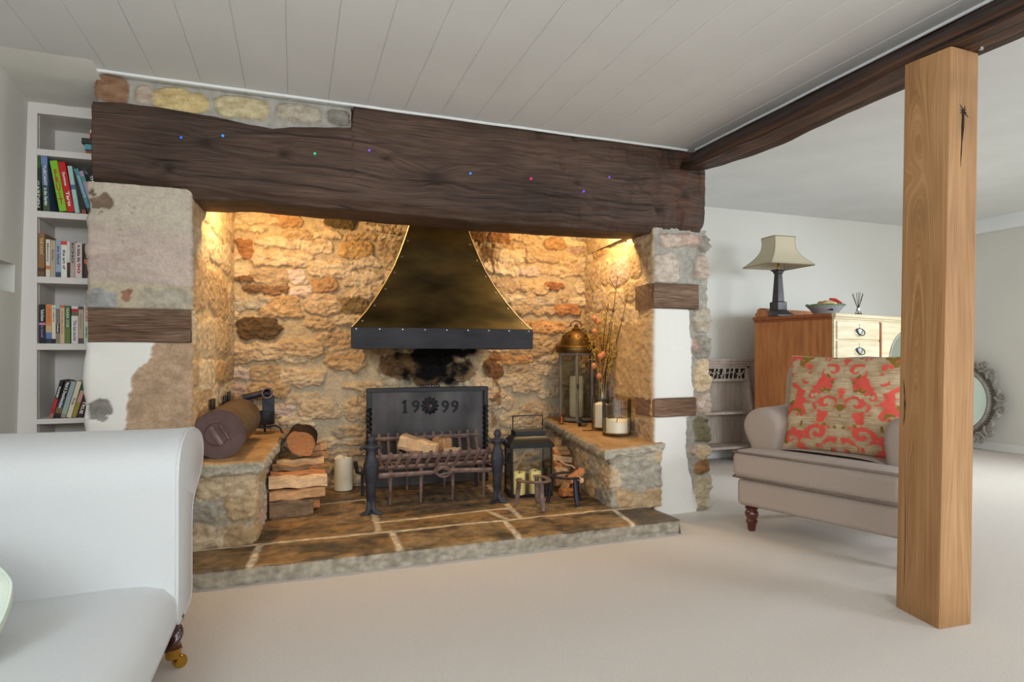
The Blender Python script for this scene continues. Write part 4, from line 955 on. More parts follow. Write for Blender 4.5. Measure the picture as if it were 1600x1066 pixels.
# ---- right-hand kindling behind the black lantern and horseshoe stands
KG = 'kindling beside the right bench'
def kin(label, x0_, y0_, x1_, y1_, Y, w, h, seed, tone, Y2=None):
    a = py(x0_, y0_, Y); b = py(x1_, y1_, Y2 or Y); return log(label, a, b, w, h, seed, tone, bark='none', group=KG, name='kindling_stick', cat='kindling')
kin('upright-faced orange billet at the top of the right kindling pile', 864, 691, 874, 692, 4.02, .09, .07, 51, 0)
kin('orange kindling billet second from the top, under the bench edge', 862, 703, 884, 700, 3.95, .07, .034, 52, 0)
kin('flat tan kindling billet third from the top of the right pile', 863, 708, 888, 706, 3.92, .07, .034, 53, 1)
kin('pink-brown split kindling block in the middle of the right pile', 862, 714, 890, 719, 3.88, .08, .042, 54, 2)
kin('thin pale splinter slanting down across the right pile', 870, 718, 899, 732, 3.80, .016, .012, 55, 2, 3.74)
kin('dark stick leaning against the masonry of the right bench', 894, 704, 903, 731, 3.98, .035, .03, 56, 3, 3.80)
kin('broad brown billet behind the thin splinter', 862, 727, 886, 730, 3.86, .09, .06, 57, 3)
kin('pale pink split billet low in the right pile, near the lantern corner', 865, 738, 884, 737, 3.78, .08, .06, 58, 2)
kin('pale splinter pointing at the rear horseshoe stand', 876, 732, 896, 743, 3.72, .022, .02, 59, 2, 3.64)
kin('short yellowish stick behind the rear horseshoe ring', 872, 746, 886, 739, 3.66, .02, .022, 60, 0, 3.68)
kin('tan billet low behind the lantern, at the foot of the right pile', 866, 752, 880, 748, 3.72, .06, .06, 61, 1)
kin('deep orange billet lying on the hearth under the rear horseshoe stand', 876, 770, 896, 769, 3.56, .08, .045, 62, 4)
kin('dark orange stick on the hearth behind the stand legs', 897, 767, 905, 764, 3.56, .05, .05, 63, 4)
kin('bright orange stick standing over the low billet under the stand', 879, 758, 887, 762, 3.62, .04, .05, 64, 0)
kin('red-brown wooden wedge lying across the rear horseshoe stand', 888, 751, 910, 735, 3.32, .05, .035, 65, 4, 3.38)
kin('small pale chip lying in the ring of the rear horseshoe stand', 902, 746, 910, 752, 3.36, .03, .018, 66, 2, 3.32)

def horseshoe(label, cx, cy, a0, col, seed):
    root = thing('horseshoe_stand', label, 'stand', (cx, cy, .08)); z = .247; r = .088
    pts = [(cx + r * math.cos(R_(a)) * 1.05, cy + r * math.sin(R_(a)), z + .004 * math.sin(R_(a * 2))) for a in np.linspace(a0 + 30, a0 + 330, 36)]
    MB().tube(pts, .016, 8, flat=(.5, 1.0)).build('horseshoe', col, root, smooth=40)
    for k, a in enumerate((a0 + 45, a0 + 180, a0 + 315, )):
        p = np.array([cx + r * math.cos(R_(a)), cy + r * math.sin(R_(a)), z]); d = np.array([math.cos(R_(a)), math.sin(R_(a)), 0])
        MB().tube([p, p - [0, 0, .06] + d * .004, p - [0, 0, .12] + d * .012, np.array([p[0], p[1], .083]) + d * .026], [.0155, .015, .0145, .012], 8).build('leg', col, root)
horseshoe('mauve-brown rusty horseshoe stand at the front of the hearth, nearest the room', 1.345, 3.36, 100, RUST, 1)
horseshoe('darker horseshoe stand further right, with a wooden wedge across it', 1.575, 3.40, 330, IRON, 2)

# ---- candles, lanterns, jars
def candle(name, label, c, r, h, mat, group=None, melted=True, seed=1):
    root = thing(name, label, 'candle', c, 0, group); seg = 40; x, y, z = c; rings = []
    for (rr, zz) in [(.92, 0), (1, .004), (1, .2 * h), (1, .5 * h), (1, .8 * h), (.985, h), (.93, h + .001), (.80, h - .004), (.55, h - .016), (.25, h - .022), (.02, h - .024)]:
        ring = []
        for k in range(seg):
            a = 2 * PI * k / seg; dz = 0
            if melted and zz > .9 * h - .03: dz = .10 * r * math.sin(a * 2 + seed) + .07 * r * math.sin(a * 3 + seed * 2) - .12 * r
            ring.append((x + r * rr * math.cos(a), y + r * rr * math.sin(a), z + zz + dz * (1 if zz > .7 * h else 0)))
        rings.append(ring)
    MB().loft(rings).build('wax', mat, root, smooth=50)
    MB().tube([(x, y, z + h - .03), (x + .003, y, z + h - .01), (x + .006, y - .002, z + h + .002)], .0025, 6).build('wick', WICK, root)
    return root
candle('pillar_candle', 'thick ivory candle with a melted rim, standing on the hearth beside the woodpile', (.313, 4.235, .08), .060, .225, WAX, None, True, 4)

def lantern_small():
    a, b = pz(799, 779, .079), pz(863, 775, .079); cx = (a + b) / 2; W_ = np.linalg.norm(b[:2] - a[:2]); e = (b - a) / W_; n = np.array([-e[1], e[0], 0]); Dp = .185
    root = thing('square_lantern', 'black square metal lantern with glass sides, on the hearth right of the grate', 'lantern', (cx + n * Dp / 2))
    O = a.copy(); O[2] = .0795
    def P(u, v, z): return O + e * u + n * v + np.array([0, 0, z])
    def bx(name, u0, u1, v0, v1, z0, z1, mat=BLACKM):
        mb = MB(); mb.add([P(u, v, z) for z in (z0, z1) for v in (v0, v1) for u in (u0, u1)], [(0, 2, 3, 1), (4, 5, 7, 6), (0, 1, 5, 4), (2, 6, 7, 3), (0, 4, 6, 2), (1, 3, 7, 5)])
        return mb.build(name, mat, root, smooth=0, bevel=.0015)
    H = .315; bx('base', -.004, W_ + .004, -.004, Dp + .004, 0, .02)
    for u in (0, W_ - .012):
        for v in (0, Dp - .012): bx('post', u, u + .012, v, v + .012, .02, H)
    for (u0, u1, v0, v1) in ((.012, W_ - .012, .003, .006), (.012, W_ - .012, Dp - .006, Dp - .003), (.003, .006, .012, Dp - .012), (W_ - .006, W_ - .003, .012, Dp - .012)):
        bx('glass_pane', u0, u1, v0, v1, .02, H, SMOKE)
    mb = MB(); rings = []
    for (k, z) in ((-.010, H), (-.010, H + .022), (-.002, H + .032), (.012, H + .050), (.030, H + .068), (.040, H + .074)):
        rings.append([P(k, k, z), P(W_ - k, k, z), P(W_ - k, Dp - k, z), P(k, Dp - k, z)])
    mb.loft(rings).build('roof', BLACKM, root, smooth=30)
    bx('collar', .036, W_ - .036, .036, Dp - .036, H + .074, H + .104)
    hp = [P(.034, Dp / 2, H + .09), P(.034, Dp / 2, H + .20), P(W_ - .038, Dp / 2, H + .20), P(W_ - .038, Dp / 2, H + .09)]
    MB().tube([hp[0], hp[1]], .0035, 6).tube([hp[1], hp[2]], .0035, 6).tube([hp[2], hp[3]], .0035, 6).build('handle', BLACKM, root)
    for (xp, yp, lab, sd) in ((811, 775, 'yellow candle at the left inside the square black lantern', 2), (836, 773, 'yellow candle at the right inside the square black lantern', 5)):
        c_ = pz(xp, yp - 3, .1); candle('lantern_candle', lab, (c_[0], c_[1] - .0, .0995), .040, .148, WAXY, 'candles in the black lantern', True, sd)
    # dried stalk seen through the glass
    m = MB().tube([P(.05, .10, .16), P(.10, .12, .23), P(.14, .13, .285)], [.003, .004, .006], 6)
    o = m.build('dried_stalk', M('dried_stalk', lin(196, 172, 140), .9), None, loc=P(.05, .10, .16)); tag(o, 'pale dried stalk leaning inside the square black lantern', 'dried stalk')
lantern_small()
def lantern_big():
    b0 = pz(897, 656, .495); cx, cy = 2.0, 4.13; z0 = .503
    root = thing('hexagonal_lantern', 'tall weathered wooden lantern with a domed bronze top, on the right bench', 'lantern', (cx, cy, z0)); r = .135; H = .505
    an = [R_(-112 + 60 * k) for k in range(6)]; V = [np.array([cx + r * math.cos(a), cy + r * math.sin(a)]) for a in an]
    rings = lambda rr, zs: [[(cx + rr * math.cos(a), cy + rr * math.sin(a), z0 + z) for a in an] for z in zs]
    MB().loft(rings(r + .012, (0, .022))).build('base', WASHG, root, smooth=0, bevel=.003)
    for p in V: MB().tube([(p[0], p[1], z0 + .02), (p[0], p[1], z0 + H)], .013, 4, ).build('post', WASHG, root, smooth=20)
    MB().loft(rings(r + .014, (H - .02, H))).build('top_rail', WASHG, root, smooth=0, bevel=.003)
    for k in range(6):
        a, b = V[k], V[(k + 1) % 6]; a2, b2 = a * .96 + np.array([cx, cy]) * .04, b * .96 + np.array([cx, cy]) * .04; d = (b2 - a2) / np.linalg.norm(b2 - a2); n_ = np.array([-d[1], d[0]]) * .0015
        q = [(*(a2 - n_), 0), (*(b2 - n_), 0), (*(b2 + n_), 0), (*(a2 + n_), 0)]
        MB().loft([[(x, y, z0 + .022) for x, y, _ in q], [(x, y, z0 + H - .02) for x, y, _ in q]]).build('glass_pane', SMOKE, root, smooth=0)
    MB().lathe([(.02, H + .17), (.05, H + .165), (.085, H + .145), (.108, H + .110), (.118, H + .075), (.122, H + .058), (.150, H + .050), (.156, H + .040), (.154, H + .012), (.150, H), (.05, H)], (cx, cy, z0), 40).build('dome', BRONZE, root, smooth=50)
    mb = MB()
    for k in range(10):
        a = 2 * PI * k / 10; mb.lathe([(0, .002), (.0085, .0015), (.009, -.001)], (0, 0, 0), 10).tf(Matrix.Translation((cx, cy, z0 + H + .125)) @ Matrix.Rotation(a, 4, 'Z') @ Matrix.Translation((.102, 0, 0)) @ Matrix.Rotation(R_(62), 4, 'Y'))
    o = mb.build('vent_holes', BLACKM, root); o['kind'] = 'stuff'
    MB().lathe([(.03, 0), (.034, .01), (.02, .02), (.012, .03), (.016, .038), (.004, .048)], (cx, cy, z0 + H + .166), 20).build('finial', BRONZE, root, smooth=50)
    MB().tube([(cx + .045 * math.cos(t), cy, z0 + H + .205 + .036 * math.sin(t)) for t in np.linspace(-.3, PI + .3, 18)], .004, 6).build('ring_handle', IRON, root)
    MB().box(V[0][0] - .006, V[0][0] + .006, V[0][1] - .018, V[0][1] - .008, z0 + .24, z0 + .275).build('latch', IRON, root, smooth=0, bevel=.002)
    candle('pillar_candle', 'tall cream candle inside the domed bronze-topped lantern', (cx + .005, cy + .005, z0 + .023), .052, .305, M('cream_wax', lin(214, 200, 160), .5, bump=.02), None, False, 3)
lantern_big()
def jar(label, clabel, c, r, h, wh, seed):
    x, y, z = c
    root = thing('glass_jar', label, 'jar', c)
    MB().lathe([(r * .9, 0), (r, .006), (r, h), (r - .004, h), (r - .004, .018), (.001, .016)], c, 48).build('glass_wall', GLASS, root, smooth=50)
    candle('jar_candle', clabel, (x, y, z + .0175), r - .007, wh, WAX, None, True, seed)
c = pz(964, 676, .462); jar('front clear glass candle jar near the edge of the right bench', 'low melted ivory candle inside the front glass jar', (1.99, 3.50, .4675), .095, .235, .095, 2)
jar('rear glass candle jar behind the front jar, by the flower vase', 'taller ivory candle inside the rear glass jar', (2.005, 3.715, .477), .077, .225, .165, 5)
# vase with dried stems
VX, VY, VZ = 2.09, 3.875, .4905
root = thing('glass_vase', 'clear flared glass vase behind the candle jars, holding dried stems', 'vase', (VX, VY, VZ))
MB().lathe([(.042, 0), (.046, .01), (.046, .05), (.044, .14), (.040, .21), (.034, .25), (.042, .31), (.039, .31), (.031, .25), (.036, .21), (.040, .14), (.042, .05), (.040, .014), (.001, .012)], (VX, VY, VZ), 40).build('glass_body', GLASS, root, smooth=60)
root = thing('dried_flowers', 'dried yellow sprays, orange pods and dark twigs standing in the glass vase', 'dried flowers', (VX, VY, VZ + .015))
rg = random.Random(12); top0 = np.array([VX, VY, VZ + .29])
def stem(xp, yp, dy=0, bend=.03):
    e = py(xp, yp, VY + dy); s0 = np.array([VX + rg.uniform(-.03, .03), VY + rg.uniform(-.03, .03), VZ + .02]); nk = top0 + [rg.uniform(-.022, .022), rg.uniform(-.02, .02), 0]
    return [s0 * (1 - t) + nk * t for t in (0, .5)] + [nk * (1 - t) + e * t + np.array([bend * math.sin(t * PI), 0, 0]) for t in np.linspace(0, 1, 9)]
for (xp, yp, dy, bd) in [(965, 432, -.24, .0), (981, 460, -.34, .02), (951, 474, -.1, -.02), (958, 480, -.18, .0)]:
    pts = stem(xp, yp, dy, bd); mb = MB().tube(pts, list(np.linspace(.0045, .0018, len(pts))), 6)
    p = pts[-2]; mb.tube([p, p + [-.03, 0, .05], p + [-.05, .01, .10]], [.002, .0015, .0008], 5); mb.build('twig', TWIG, root)
for k, (xp, yp, dy) in enumerate([(910, 486, -.03), (924, 462, .02), (935, 448, .0), (944, 470, -.06), (958, 500, -.18), (918, 520, .05), (930, 500, .06), (966, 505, -.22), (960, 545, -.16), (948, 520, -.06)]):
    pts = stem(xp, yp, dy, .01); mb = MB().tube(pts, list(np.linspace(.0022, .001, len(pts))), 5)
    for j in range(70):
        t = rg.uniform(.25, 1.0); i = 2 + t * 8; a = pts[int(min(i, 9))]; b = pts[min(int(i) + 1, 10)]; q = a + (b - a) * (i - int(i)) + np.array([rg.gauss(0, .016), rg.gauss(0, .016), rg.gauss(0, .012)])
        d = np.array([rg.gauss(0, 1), rg.gauss(0, 1), rg.gauss(0, 1)]); d /= np.linalg.norm(d); s_ = np.cross(d, [.3, .5, .8]); s_ /= np.linalg.norm(s_); L = rg.uniform(.010, .022)
        mb.add([q, q + d * L * .5 + s_ * L * .35, q + d * L, q + d * L * .5 - s_ * L * .35, q + d * L * .5 + np.cross(d, s_) * L * .2], [(0, 1, 4), (1, 2, 4), (2, 3, 4), (3, 0, 4)])
    mb.build('flower_spray', BLOSSOM, root, smooth=0, merge=False)
for (xp, yp) in [(929, 498), (934, 503), (929, 518), (938, 557), (928, 572), (936, 588), (942, 554)]:
    c = py(xp, yp, VY - .10); mb = MB().lathe([(0, -.022), (.012, -.018), (.021, -.004), (.019, .008), (.009, .018), (.001, .024)], tuple(c), 10); mb.tube([c + [0, 0, .02], c + [.01, .02, -.06], top0], .0012, 4)
    mb.build('seed_pod', PODM, root, smooth=60)
# small things on the right bench
c = pz(870, 668, .500); c = np.array([1.83, 4.02, .503])
root = thing('small_bell', 'small copper bell at the back edge of the right bench, above the lantern', 'bell', c)
MB().lathe([(.026, 0), (.024, .006), (.019, .016), (.016, .028), (.008, .038), (.003, .041)], tuple(c), 20).build('bell_body', COPPER, root, smooth=60); MB().lathe([(.004, .04), (.005, .05), (.007, .058), (.003, .064)], tuple(c), 12).build('handle', COPPER, root)
c = np.array([1.90, 3.88, .515])
root = thing('candle_snuffer', 'small black metal cup lying on its side before the tall lantern', 'snuffer', (c[0], c[1], .49))
mb = MB().lathe([(.026, 0), (.028, .002), (.020, .04), (.008, .062), (.001, .064), (.006, .058), (.018, .038), (.024, .003)], (0, 0, 0), 20).tf(Matrix.Translation(c) @ Matrix.Rotation(R_(60), 4, 'Z') @ Matrix.Rotation(R_(100), 4, 'X')); mb.v[0] = mb.v[0] @ np.array(Matrix.Rotation(PI, 3, 'Z')).T * 0 + mb.v[0]
mb.build('cup', BLACKM, root, smooth=50); MB().tube([c + [.0, .02, 0], c + [.045, -.02, -.014]], .0035, 6).build('stub_handle', CHROME, root)
mb = MB().tube([(1.84, 3.70, .480), (1.90, 3.68, .480), (1.925, 3.67, .480)], [.003, .004, .003], 6); tag(mb.build('pencil_stick', MAHOG, None, loc=(1.88, 3.68, .478)), 'thin red-brown stick lying behind the front candle jar', 'stick')
mb = MB().rbox((1.93, 3.86, .502), (.05, .04, .026), .012, 4, .006, 30, 3); tag(mb.build('dried_seed_head', DRIED, None, loc=(1.93, 3.86, .489)), 'small brown dried seed head between the lantern and the jars', 'seed head')

# ---- on the left bench: metal drum, iron plates, iron burner
def drum():
    a = np.array([-.345, 3.26, .607]); b = np.array([-.306, 3.93, .617]); r = .117
    root = thing('metal_drum', 'long rusty brown metal drum lying on the left stone bench', 'drum', (-.33, 3.6, .49)); ax = (b - a) / np.linalg.norm(b - a); L = np.linalg.norm(b - a)
    T = Matrix.Translation(a) @ Vector(ax).to_track_quat('Z', 'Y').to_matrix().to_4x4()
    D1 = M('drum_side', lin(112, 92, 66), .5, .55, var=.3, scale=8, bump=.08, col2=lin(86, 66, 50)); D2 = M('drum_lid', lin(84, 62, 58), .55, .5, var=.3, scale=9, bump=.1, col2=lin(106, 82, 76))
    MB().lathe([(r, .006), (r, L * .5), (r, L), (r * .97, L + .002)], (0, 0, 0), 48).tf(T).build('side_wall', D1, root, smooth=50)
    MB().lathe([(r * .6, .004), (r * .97, .001), (r + .003, 0), (r + .003, .016), (r, .017)][::-1] + [(.001, .005)], (0, 0, 0), 48).tf(T).build('lid', D2, root, smooth=40)
    MB().lathe([(.001, -.003), (.052, -.003), (.055, 0), (.055, .006)], (.012, .0, 0), 30).tf(T).build('lid_disc', D2, root, smooth=40)
    h = [(-.045, .028), (.045, .028), (.045, -.012), (-.045, -.012)]
    cr, sr = math.cos(1.05), math.sin(1.05); W = lambda p, o=-.022: T @ Vector((p[0] * cr - p[1] * sr, p[0] * sr + p[1] * cr, o))
    MB().tube([W((-.042, .03), -.002), W((-.042, .03)), W((.042, .03)), W((.042, .03), -.002)], .005, 6).build('handle', RUST, root)
    MB().tube([W((-.05, -.016), -.006), W((.05, -.016), -.006)], [.011, .011], 4, flat=(1, .4)).build('handle', RUST, root)
drum()
for k, (xp, yt, yb_, lab) in enumerate([(333, 627, 650, 'dark iron plate leaning on the wall behind the drum, nearest the room'), (352, 622, 640, 'dark iron plate behind the drum, second of the three'), (358, 616, 634, 'dark iron plate behind the drum, furthest from the room')]):
    Y = 3.56 + .14 * k; X = (-.408, -.384, -.374)[k]; c = px(xp, (yt + yb_) / 2, X); Y = c[1]; zt = px(xp, yt - 4, X)[2]
    mb = MB().rbox((X, Y, (zt + .68) / 2), (.014, .085, zt - .68), .004, 3)
    tag(mb.build('iron_plate', BLACKM, None, loc=(X, Y, .68), smooth=30), lab, 'iron plate', 'iron plates behind the drum')
def burner():
    root = thing('iron_burner', 'black iron pot with a pipe arm, at the back of the left bench', 'iron pot', (-.13, 4.2, .49)); Y = 4.14
    f = lambda x, y, dy=0: py(x, y, Y + dy); c = f(413, 668); r = .062; top = f(413, 643)[2]
    MB().lathe([(r * .9, .552), (r, .558), (r, top), (r * .9, top), (r * .85, top - .01), (.001, top - .01)], (c[0], Y, 0), 30).build('pot', IRON, root, smooth=50)
    p = f(380, 622); q = f(410, 615); e = f(420, 615)
    MB().tube([p, q, e], [.022, .020, .026], 12).build('pipe_arm', IRON, root)
    MB().lathe([(.034, -.03), (.034, .03), (.026, .03), (.026, -.028), (.001, -.028)], (0, 0, 0), 24).tf(Matrix.Translation(f(418, 614, -.02)) @ Matrix.Rotation(PI / 2, 4, 'X')).build('pipe_mouth', RUST, root, smooth=50)
    a0, a1 = f(410, 618), f(429, 641); MB().box(a0[0], a1[0], Y - .01, Y + .01, top - .005, a0[2]).build('upright_plate', IRON, root, smooth=0, bevel=.003)
    MB().box(f(384, 0)[0], f(396, 0)[0], Y - .01, Y + .012, .56, f(384, 622)[2]).build('upright_plate', IRON, root, smooth=0, bevel=.003)
    MB().tube([f(398, 667), f(413, 668), f(430, 665), f(437, 668), f(440, 674), f(443, 679)], [.007, .007, .007, .006, .006, .006], 6).build('leg', IRON, root)
    MB().tube([(c[0] - .06, Y - .02, .56), (c[0] - .075, Y - .05, .53), (c[0] - .085, Y - .06, .493)], .007, 6).build('leg', IRON, root); MB().tube([(c[0], Y + .05, .56), (c[0], Y + .075, .53), (c[0], Y + .08, .494)], .007, 6).build('leg', IRON, root)
burner()

# =================================================================== SOFA (front left)
def sofa():
    XF = -.335; XBK = -1.20; YA = 2.09; Y0 = .62
    root = thing('white_sofa', 'white linen sofa with a scrolled arm, in the left foreground before the bookcase', 'sofa', (-.75, 1.4, 0))
    prof_px = [(277, 905), (277, 850), (277, 800), (277.5, 740), (281, 706), (287, 684), (294, 671), (300, 667), (308, 669), (315, 677), (318, 690), (318, 712), (313, 742), (306, 762), (301, 785), (300, 830), (300, 900), (300, 932), (296, 946), (287, 962)]
    prof = [tuple(px(a, b, XF)[1:]) for a, b in prof_px]
    prof = [(y if i > 3 else 2.09, z) for i, (y, z) in enumerate(prof)]
    prof += [(2.16, .158), (2.085, .158), (2.085, .25)]
    # smooth the outline
    pp = np.array(prof); 
    def dens(pp, n=90):
        q = np.vstack([pp, pp[:1]]); d = np.r_[0, np.cumsum(np.linalg.norm(np.diff(q, axis=0), axis=1))]; t = np.linspace(0, d[-1], n, endpoint=False)
        o = np.stack([np.interp(t, d, q[:, k]) for k in range(2)], 1)
        for _ in range(3): o = (np.roll(o, 1, 0) + 2 * o + np.roll(o, -1, 0)) / 4
        return o
    O = dens(pp); cen = O.mean(0)
    def arm(Of, name):
        rings = []; xs = np.r_[XF, XF - .004, XF - .012, XF - .022, np.linspace(XF - .05, XBK + .03, 30)]
        for k, x in enumerate(xs):
            s_ = [.955, .985, .996, 1][k] if k < 4 else 1.0
            inset = [.012, .004, .001, 0][k] if k < 4 else 0
            d = Of - Of.mean(0); l = np.linalg.norm(d, axis=1, keepdims=True); P = Of - d / l * inset
            if k >= 4:
                P = P.copy(); g = .004 * perlin(x * 2.0, 1.0, 4); P[:, 1] += g
            rings.append(np.c_[np.full(len(P), x), P])
        MB().loft(rings).build('arm', SOFAF, root, smooth=60)
        mb = MB(); mb.tube([(XF - .003, y, z) for y, z in (Of - (Of - Of.mean(0)) / np.linalg.norm(Of - Of.mean(0), axis=1, keepdims=True) * .004)], .005, 6, closed=True); mb.build('arm_piping', SOFAF, root, smooth=60)
    arm(O, 'arm')
    O2 = O.copy(); O2[:, 0] = Y0 - (O[:, 0] - YA); arm(O2[::-1], 'arm')
    # seat with a soft rolled front
    rings = []
    pr = [(-1.15, .16), (-1.15, .302), (-.9, .304), (-.65, .308), (-.5, .312), (-.42, .308), (-.372, .295), (-.347, .268), (-.338, .235), (-.336, .195), (-.342, .165), (-.36, .158)]
    for y in np.linspace(Y0 - .01, YA + .008, 24): rings.append([(x, y, z - .010 * (abs(y - 1.35) / .74) ** 6 * (z > .25)) for x, z in pr])
    MB().loft(rings).build('seat', SOFAF, root, smooth=60)
    mb = MB().rbox((-1.11, (Y0 + YA) / 2, .47), (.18, YA - Y0 + .2, .60), .07, 6); mb.build('back', SOFAF, root, smooth=60)
    for (x, y) in ((-.362, 2.172), (-1.12, 2.172), (-.362, .545), (-1.12, .545)):
        mb = MB(); rings = []
        for i in range(40):
            z = .165 - .105 * i / 39; t = i * .30; r = .026 - .004 * i / 39
            rings.append([(x + r * (1 + .24 * math.cos(2 * (2 * PI * k / 20) + t)) * math.cos(2 * PI * k / 20), y + r * (1 + .24 * math.cos(2 * (2 * PI * k / 20) + t)) * math.sin(2 * PI * k / 20), z) for k in range(20)])
        mb.loft(rings); lg = mb.build('leg', MAHOGD, root, smooth=60)
        MB().lathe([(.017, .032), (.022, .036), (.024, .062), (.026, .066), (.001, .068)], (x, y, 0), 20).build('caster_cup', BRASS, lg, smooth=40)
        T = Matrix.Translation((x + .018, y + .004, .0205)) @ Matrix.Rotation(R_(35), 4, 'Z') @ Matrix.Rotation(PI / 2, 4, 'X')
        MB().lathe([(.001, -.014), (.018, -.014), (.0205, -.008), (.0205, .008), (.018, .014), (.001, .014)], (0, 0, 0), 24).tf(T).build('caster_wheel', BRASS, lg, smooth=40)
        MB().tube([(x, y, .04), (x + .012, y + .003, .036), (x + .018, y + .004, .021)], .008, 8).build('caster_fork', BRASS, lg)
sofa()
def cushion(name, label, cat, c, w, h, t, rot, mat, colfn=None, n=60, exp=.5, corner=.06, seed=0):
    U, V = np.meshgrid(np.linspace(-1, 1, n), np.linspace(-1, 1, n), indexing='ij')
    f = np.clip((1 - np.abs(U) ** 2.6) * (1 - np.abs(V) ** 2.6), 0, 1) ** exp
    pin = 1 - corner * (1 - np.abs(U) ** 2) ; pin2 = 1 - corner * (1 - np.abs(V) ** 2)
    X = U * w / 2 * (1 - corner * (1 - V ** 2)); Z = V * h / 2 * (1 - corner * (1 - U ** 2))
    if corner < 0: X, Z = U * w / 2 * (1 - .13 * V ** 4 * np.abs(U)), V * h / 2 * (1 - .13 * U ** 4 * np.abs(V))
    wr = .006 * fbm(U * 2.5, V * 2.5, seed, 3) * f
    mb = MB(); col = colfn(U, V) if colfn else None
    P = np.stack([X, -t / 2 * f - wr, Z], -1); mb.grid(P, col, flip=True); Q = np.stack([X, t / 2 * f, Z], -1); mb.grid(Q, col)
    A = np.array(rot.to_3x3()); 
    for k in range(2): mb.v[k] = mb.v[k] @ A.T + np.array(c)
    root = thing(name, label, cat, c)
    mb.build('cover', mat, root, smooth=180, merge=False)
    e = np.concatenate([np.stack([X[:, 0], 0 * X[:, 0], Z[:, 0]], 1), np.stack([X[-1, 1:], 0 * X[-1, 1:], Z[-1, 1:]], 1), np.stack([X[::-1, -1][1:], 0 * X[1:, -1], Z[::-1, -1][1:]], 1), np.stack([X[0, ::-1][1:-1], 0 * X[0, 1:-1], Z[0, ::-1][1:-1]], 1)])
    mb = MB().tube((e @ A.T + np.array(c)).tolist(), .004, 6, closed=True); mb.build('edge_seam', mat if not colfn else M('cushion_edge', lin(176, 156, 120), .9), root, smooth=60)
    return root
c = px(-28, 935, -.80)
cushion('green_cushion', 'pale green cushion on the white sofa, cut by the left edge of the photo', 'cushion', (-.81, 1.73, .385), .42, .36, .15, Matrix.Rotation(R_(-28), 4, 'Z') @ Matrix.Rotation(R_(-22), 4, 'X') @ Matrix.Rotation(R_(14), 4, 'Y'), GREENF, n=44, corner=-1)

# =================================================================== ALCOVE BOOKCASE AND BOOKS
YS_ = 3.46; DB = .235
SH = {k: (py(100, a, YS_)[2], py(100, b, YS_)[2]) for k, (a, b) in {'top': (168, 181.5), 'a': (236, 246), 'b': (332, 342), 'c': (433.5, 443.5), 'd': (537, 547), 'e': (654, 662)}.items()}
XBL = -1.149; XBR = -.70
def bookcase():
    root = thing('alcove_bookcase', 'white built-in bookcase of open shelves in the alcove left of the fireplace', 'bookcase', (-.95, YS_ + .15, 0))
    mb = MB(); mb.box(-1.30, XBL, YS_, YS_ + .03, 0, 2.30); mb.box(XBL, XBR, YS_, YS_ + .03, SH['top'][1], 2.30); mb.build('face_frame', SHELFP, root, smooth=0, bevel=.003)
    MB().box(XBL - .02, XBL, YS_ + .03, YS_ + DB, 0, 2.2).build('side_panel', SHELFP, root, smooth=0)
    MB().box(XBR, XBR + .02, YS_, YS_ + DB, 0, 2.2).build('side_panel', SHELFP, root, smooth=0)
    MB().box(XBL - .02, XBR + .02, YS_ + DB, YS_ + DB + .015, 0, 2.2).build('back_panel', SHELFP, root, smooth=0)
    MB().box(XBL, XBR, YS_ + .03, YS_ + DB, SH['top'][1], SH['top'][1] + .03).build('top_panel', SHELFP, root, smooth=0)
    for k in 'abcde': MB().box(XBL, XBR, YS_ - .001, YS_ + DB, SH[k][1], SH[k][0]).build('shelf', SHELFP, root, smooth=0, bevel=.002)
bookcase()
SPX = lambda xp: py(xp, 400, YS_ + .012)[0]
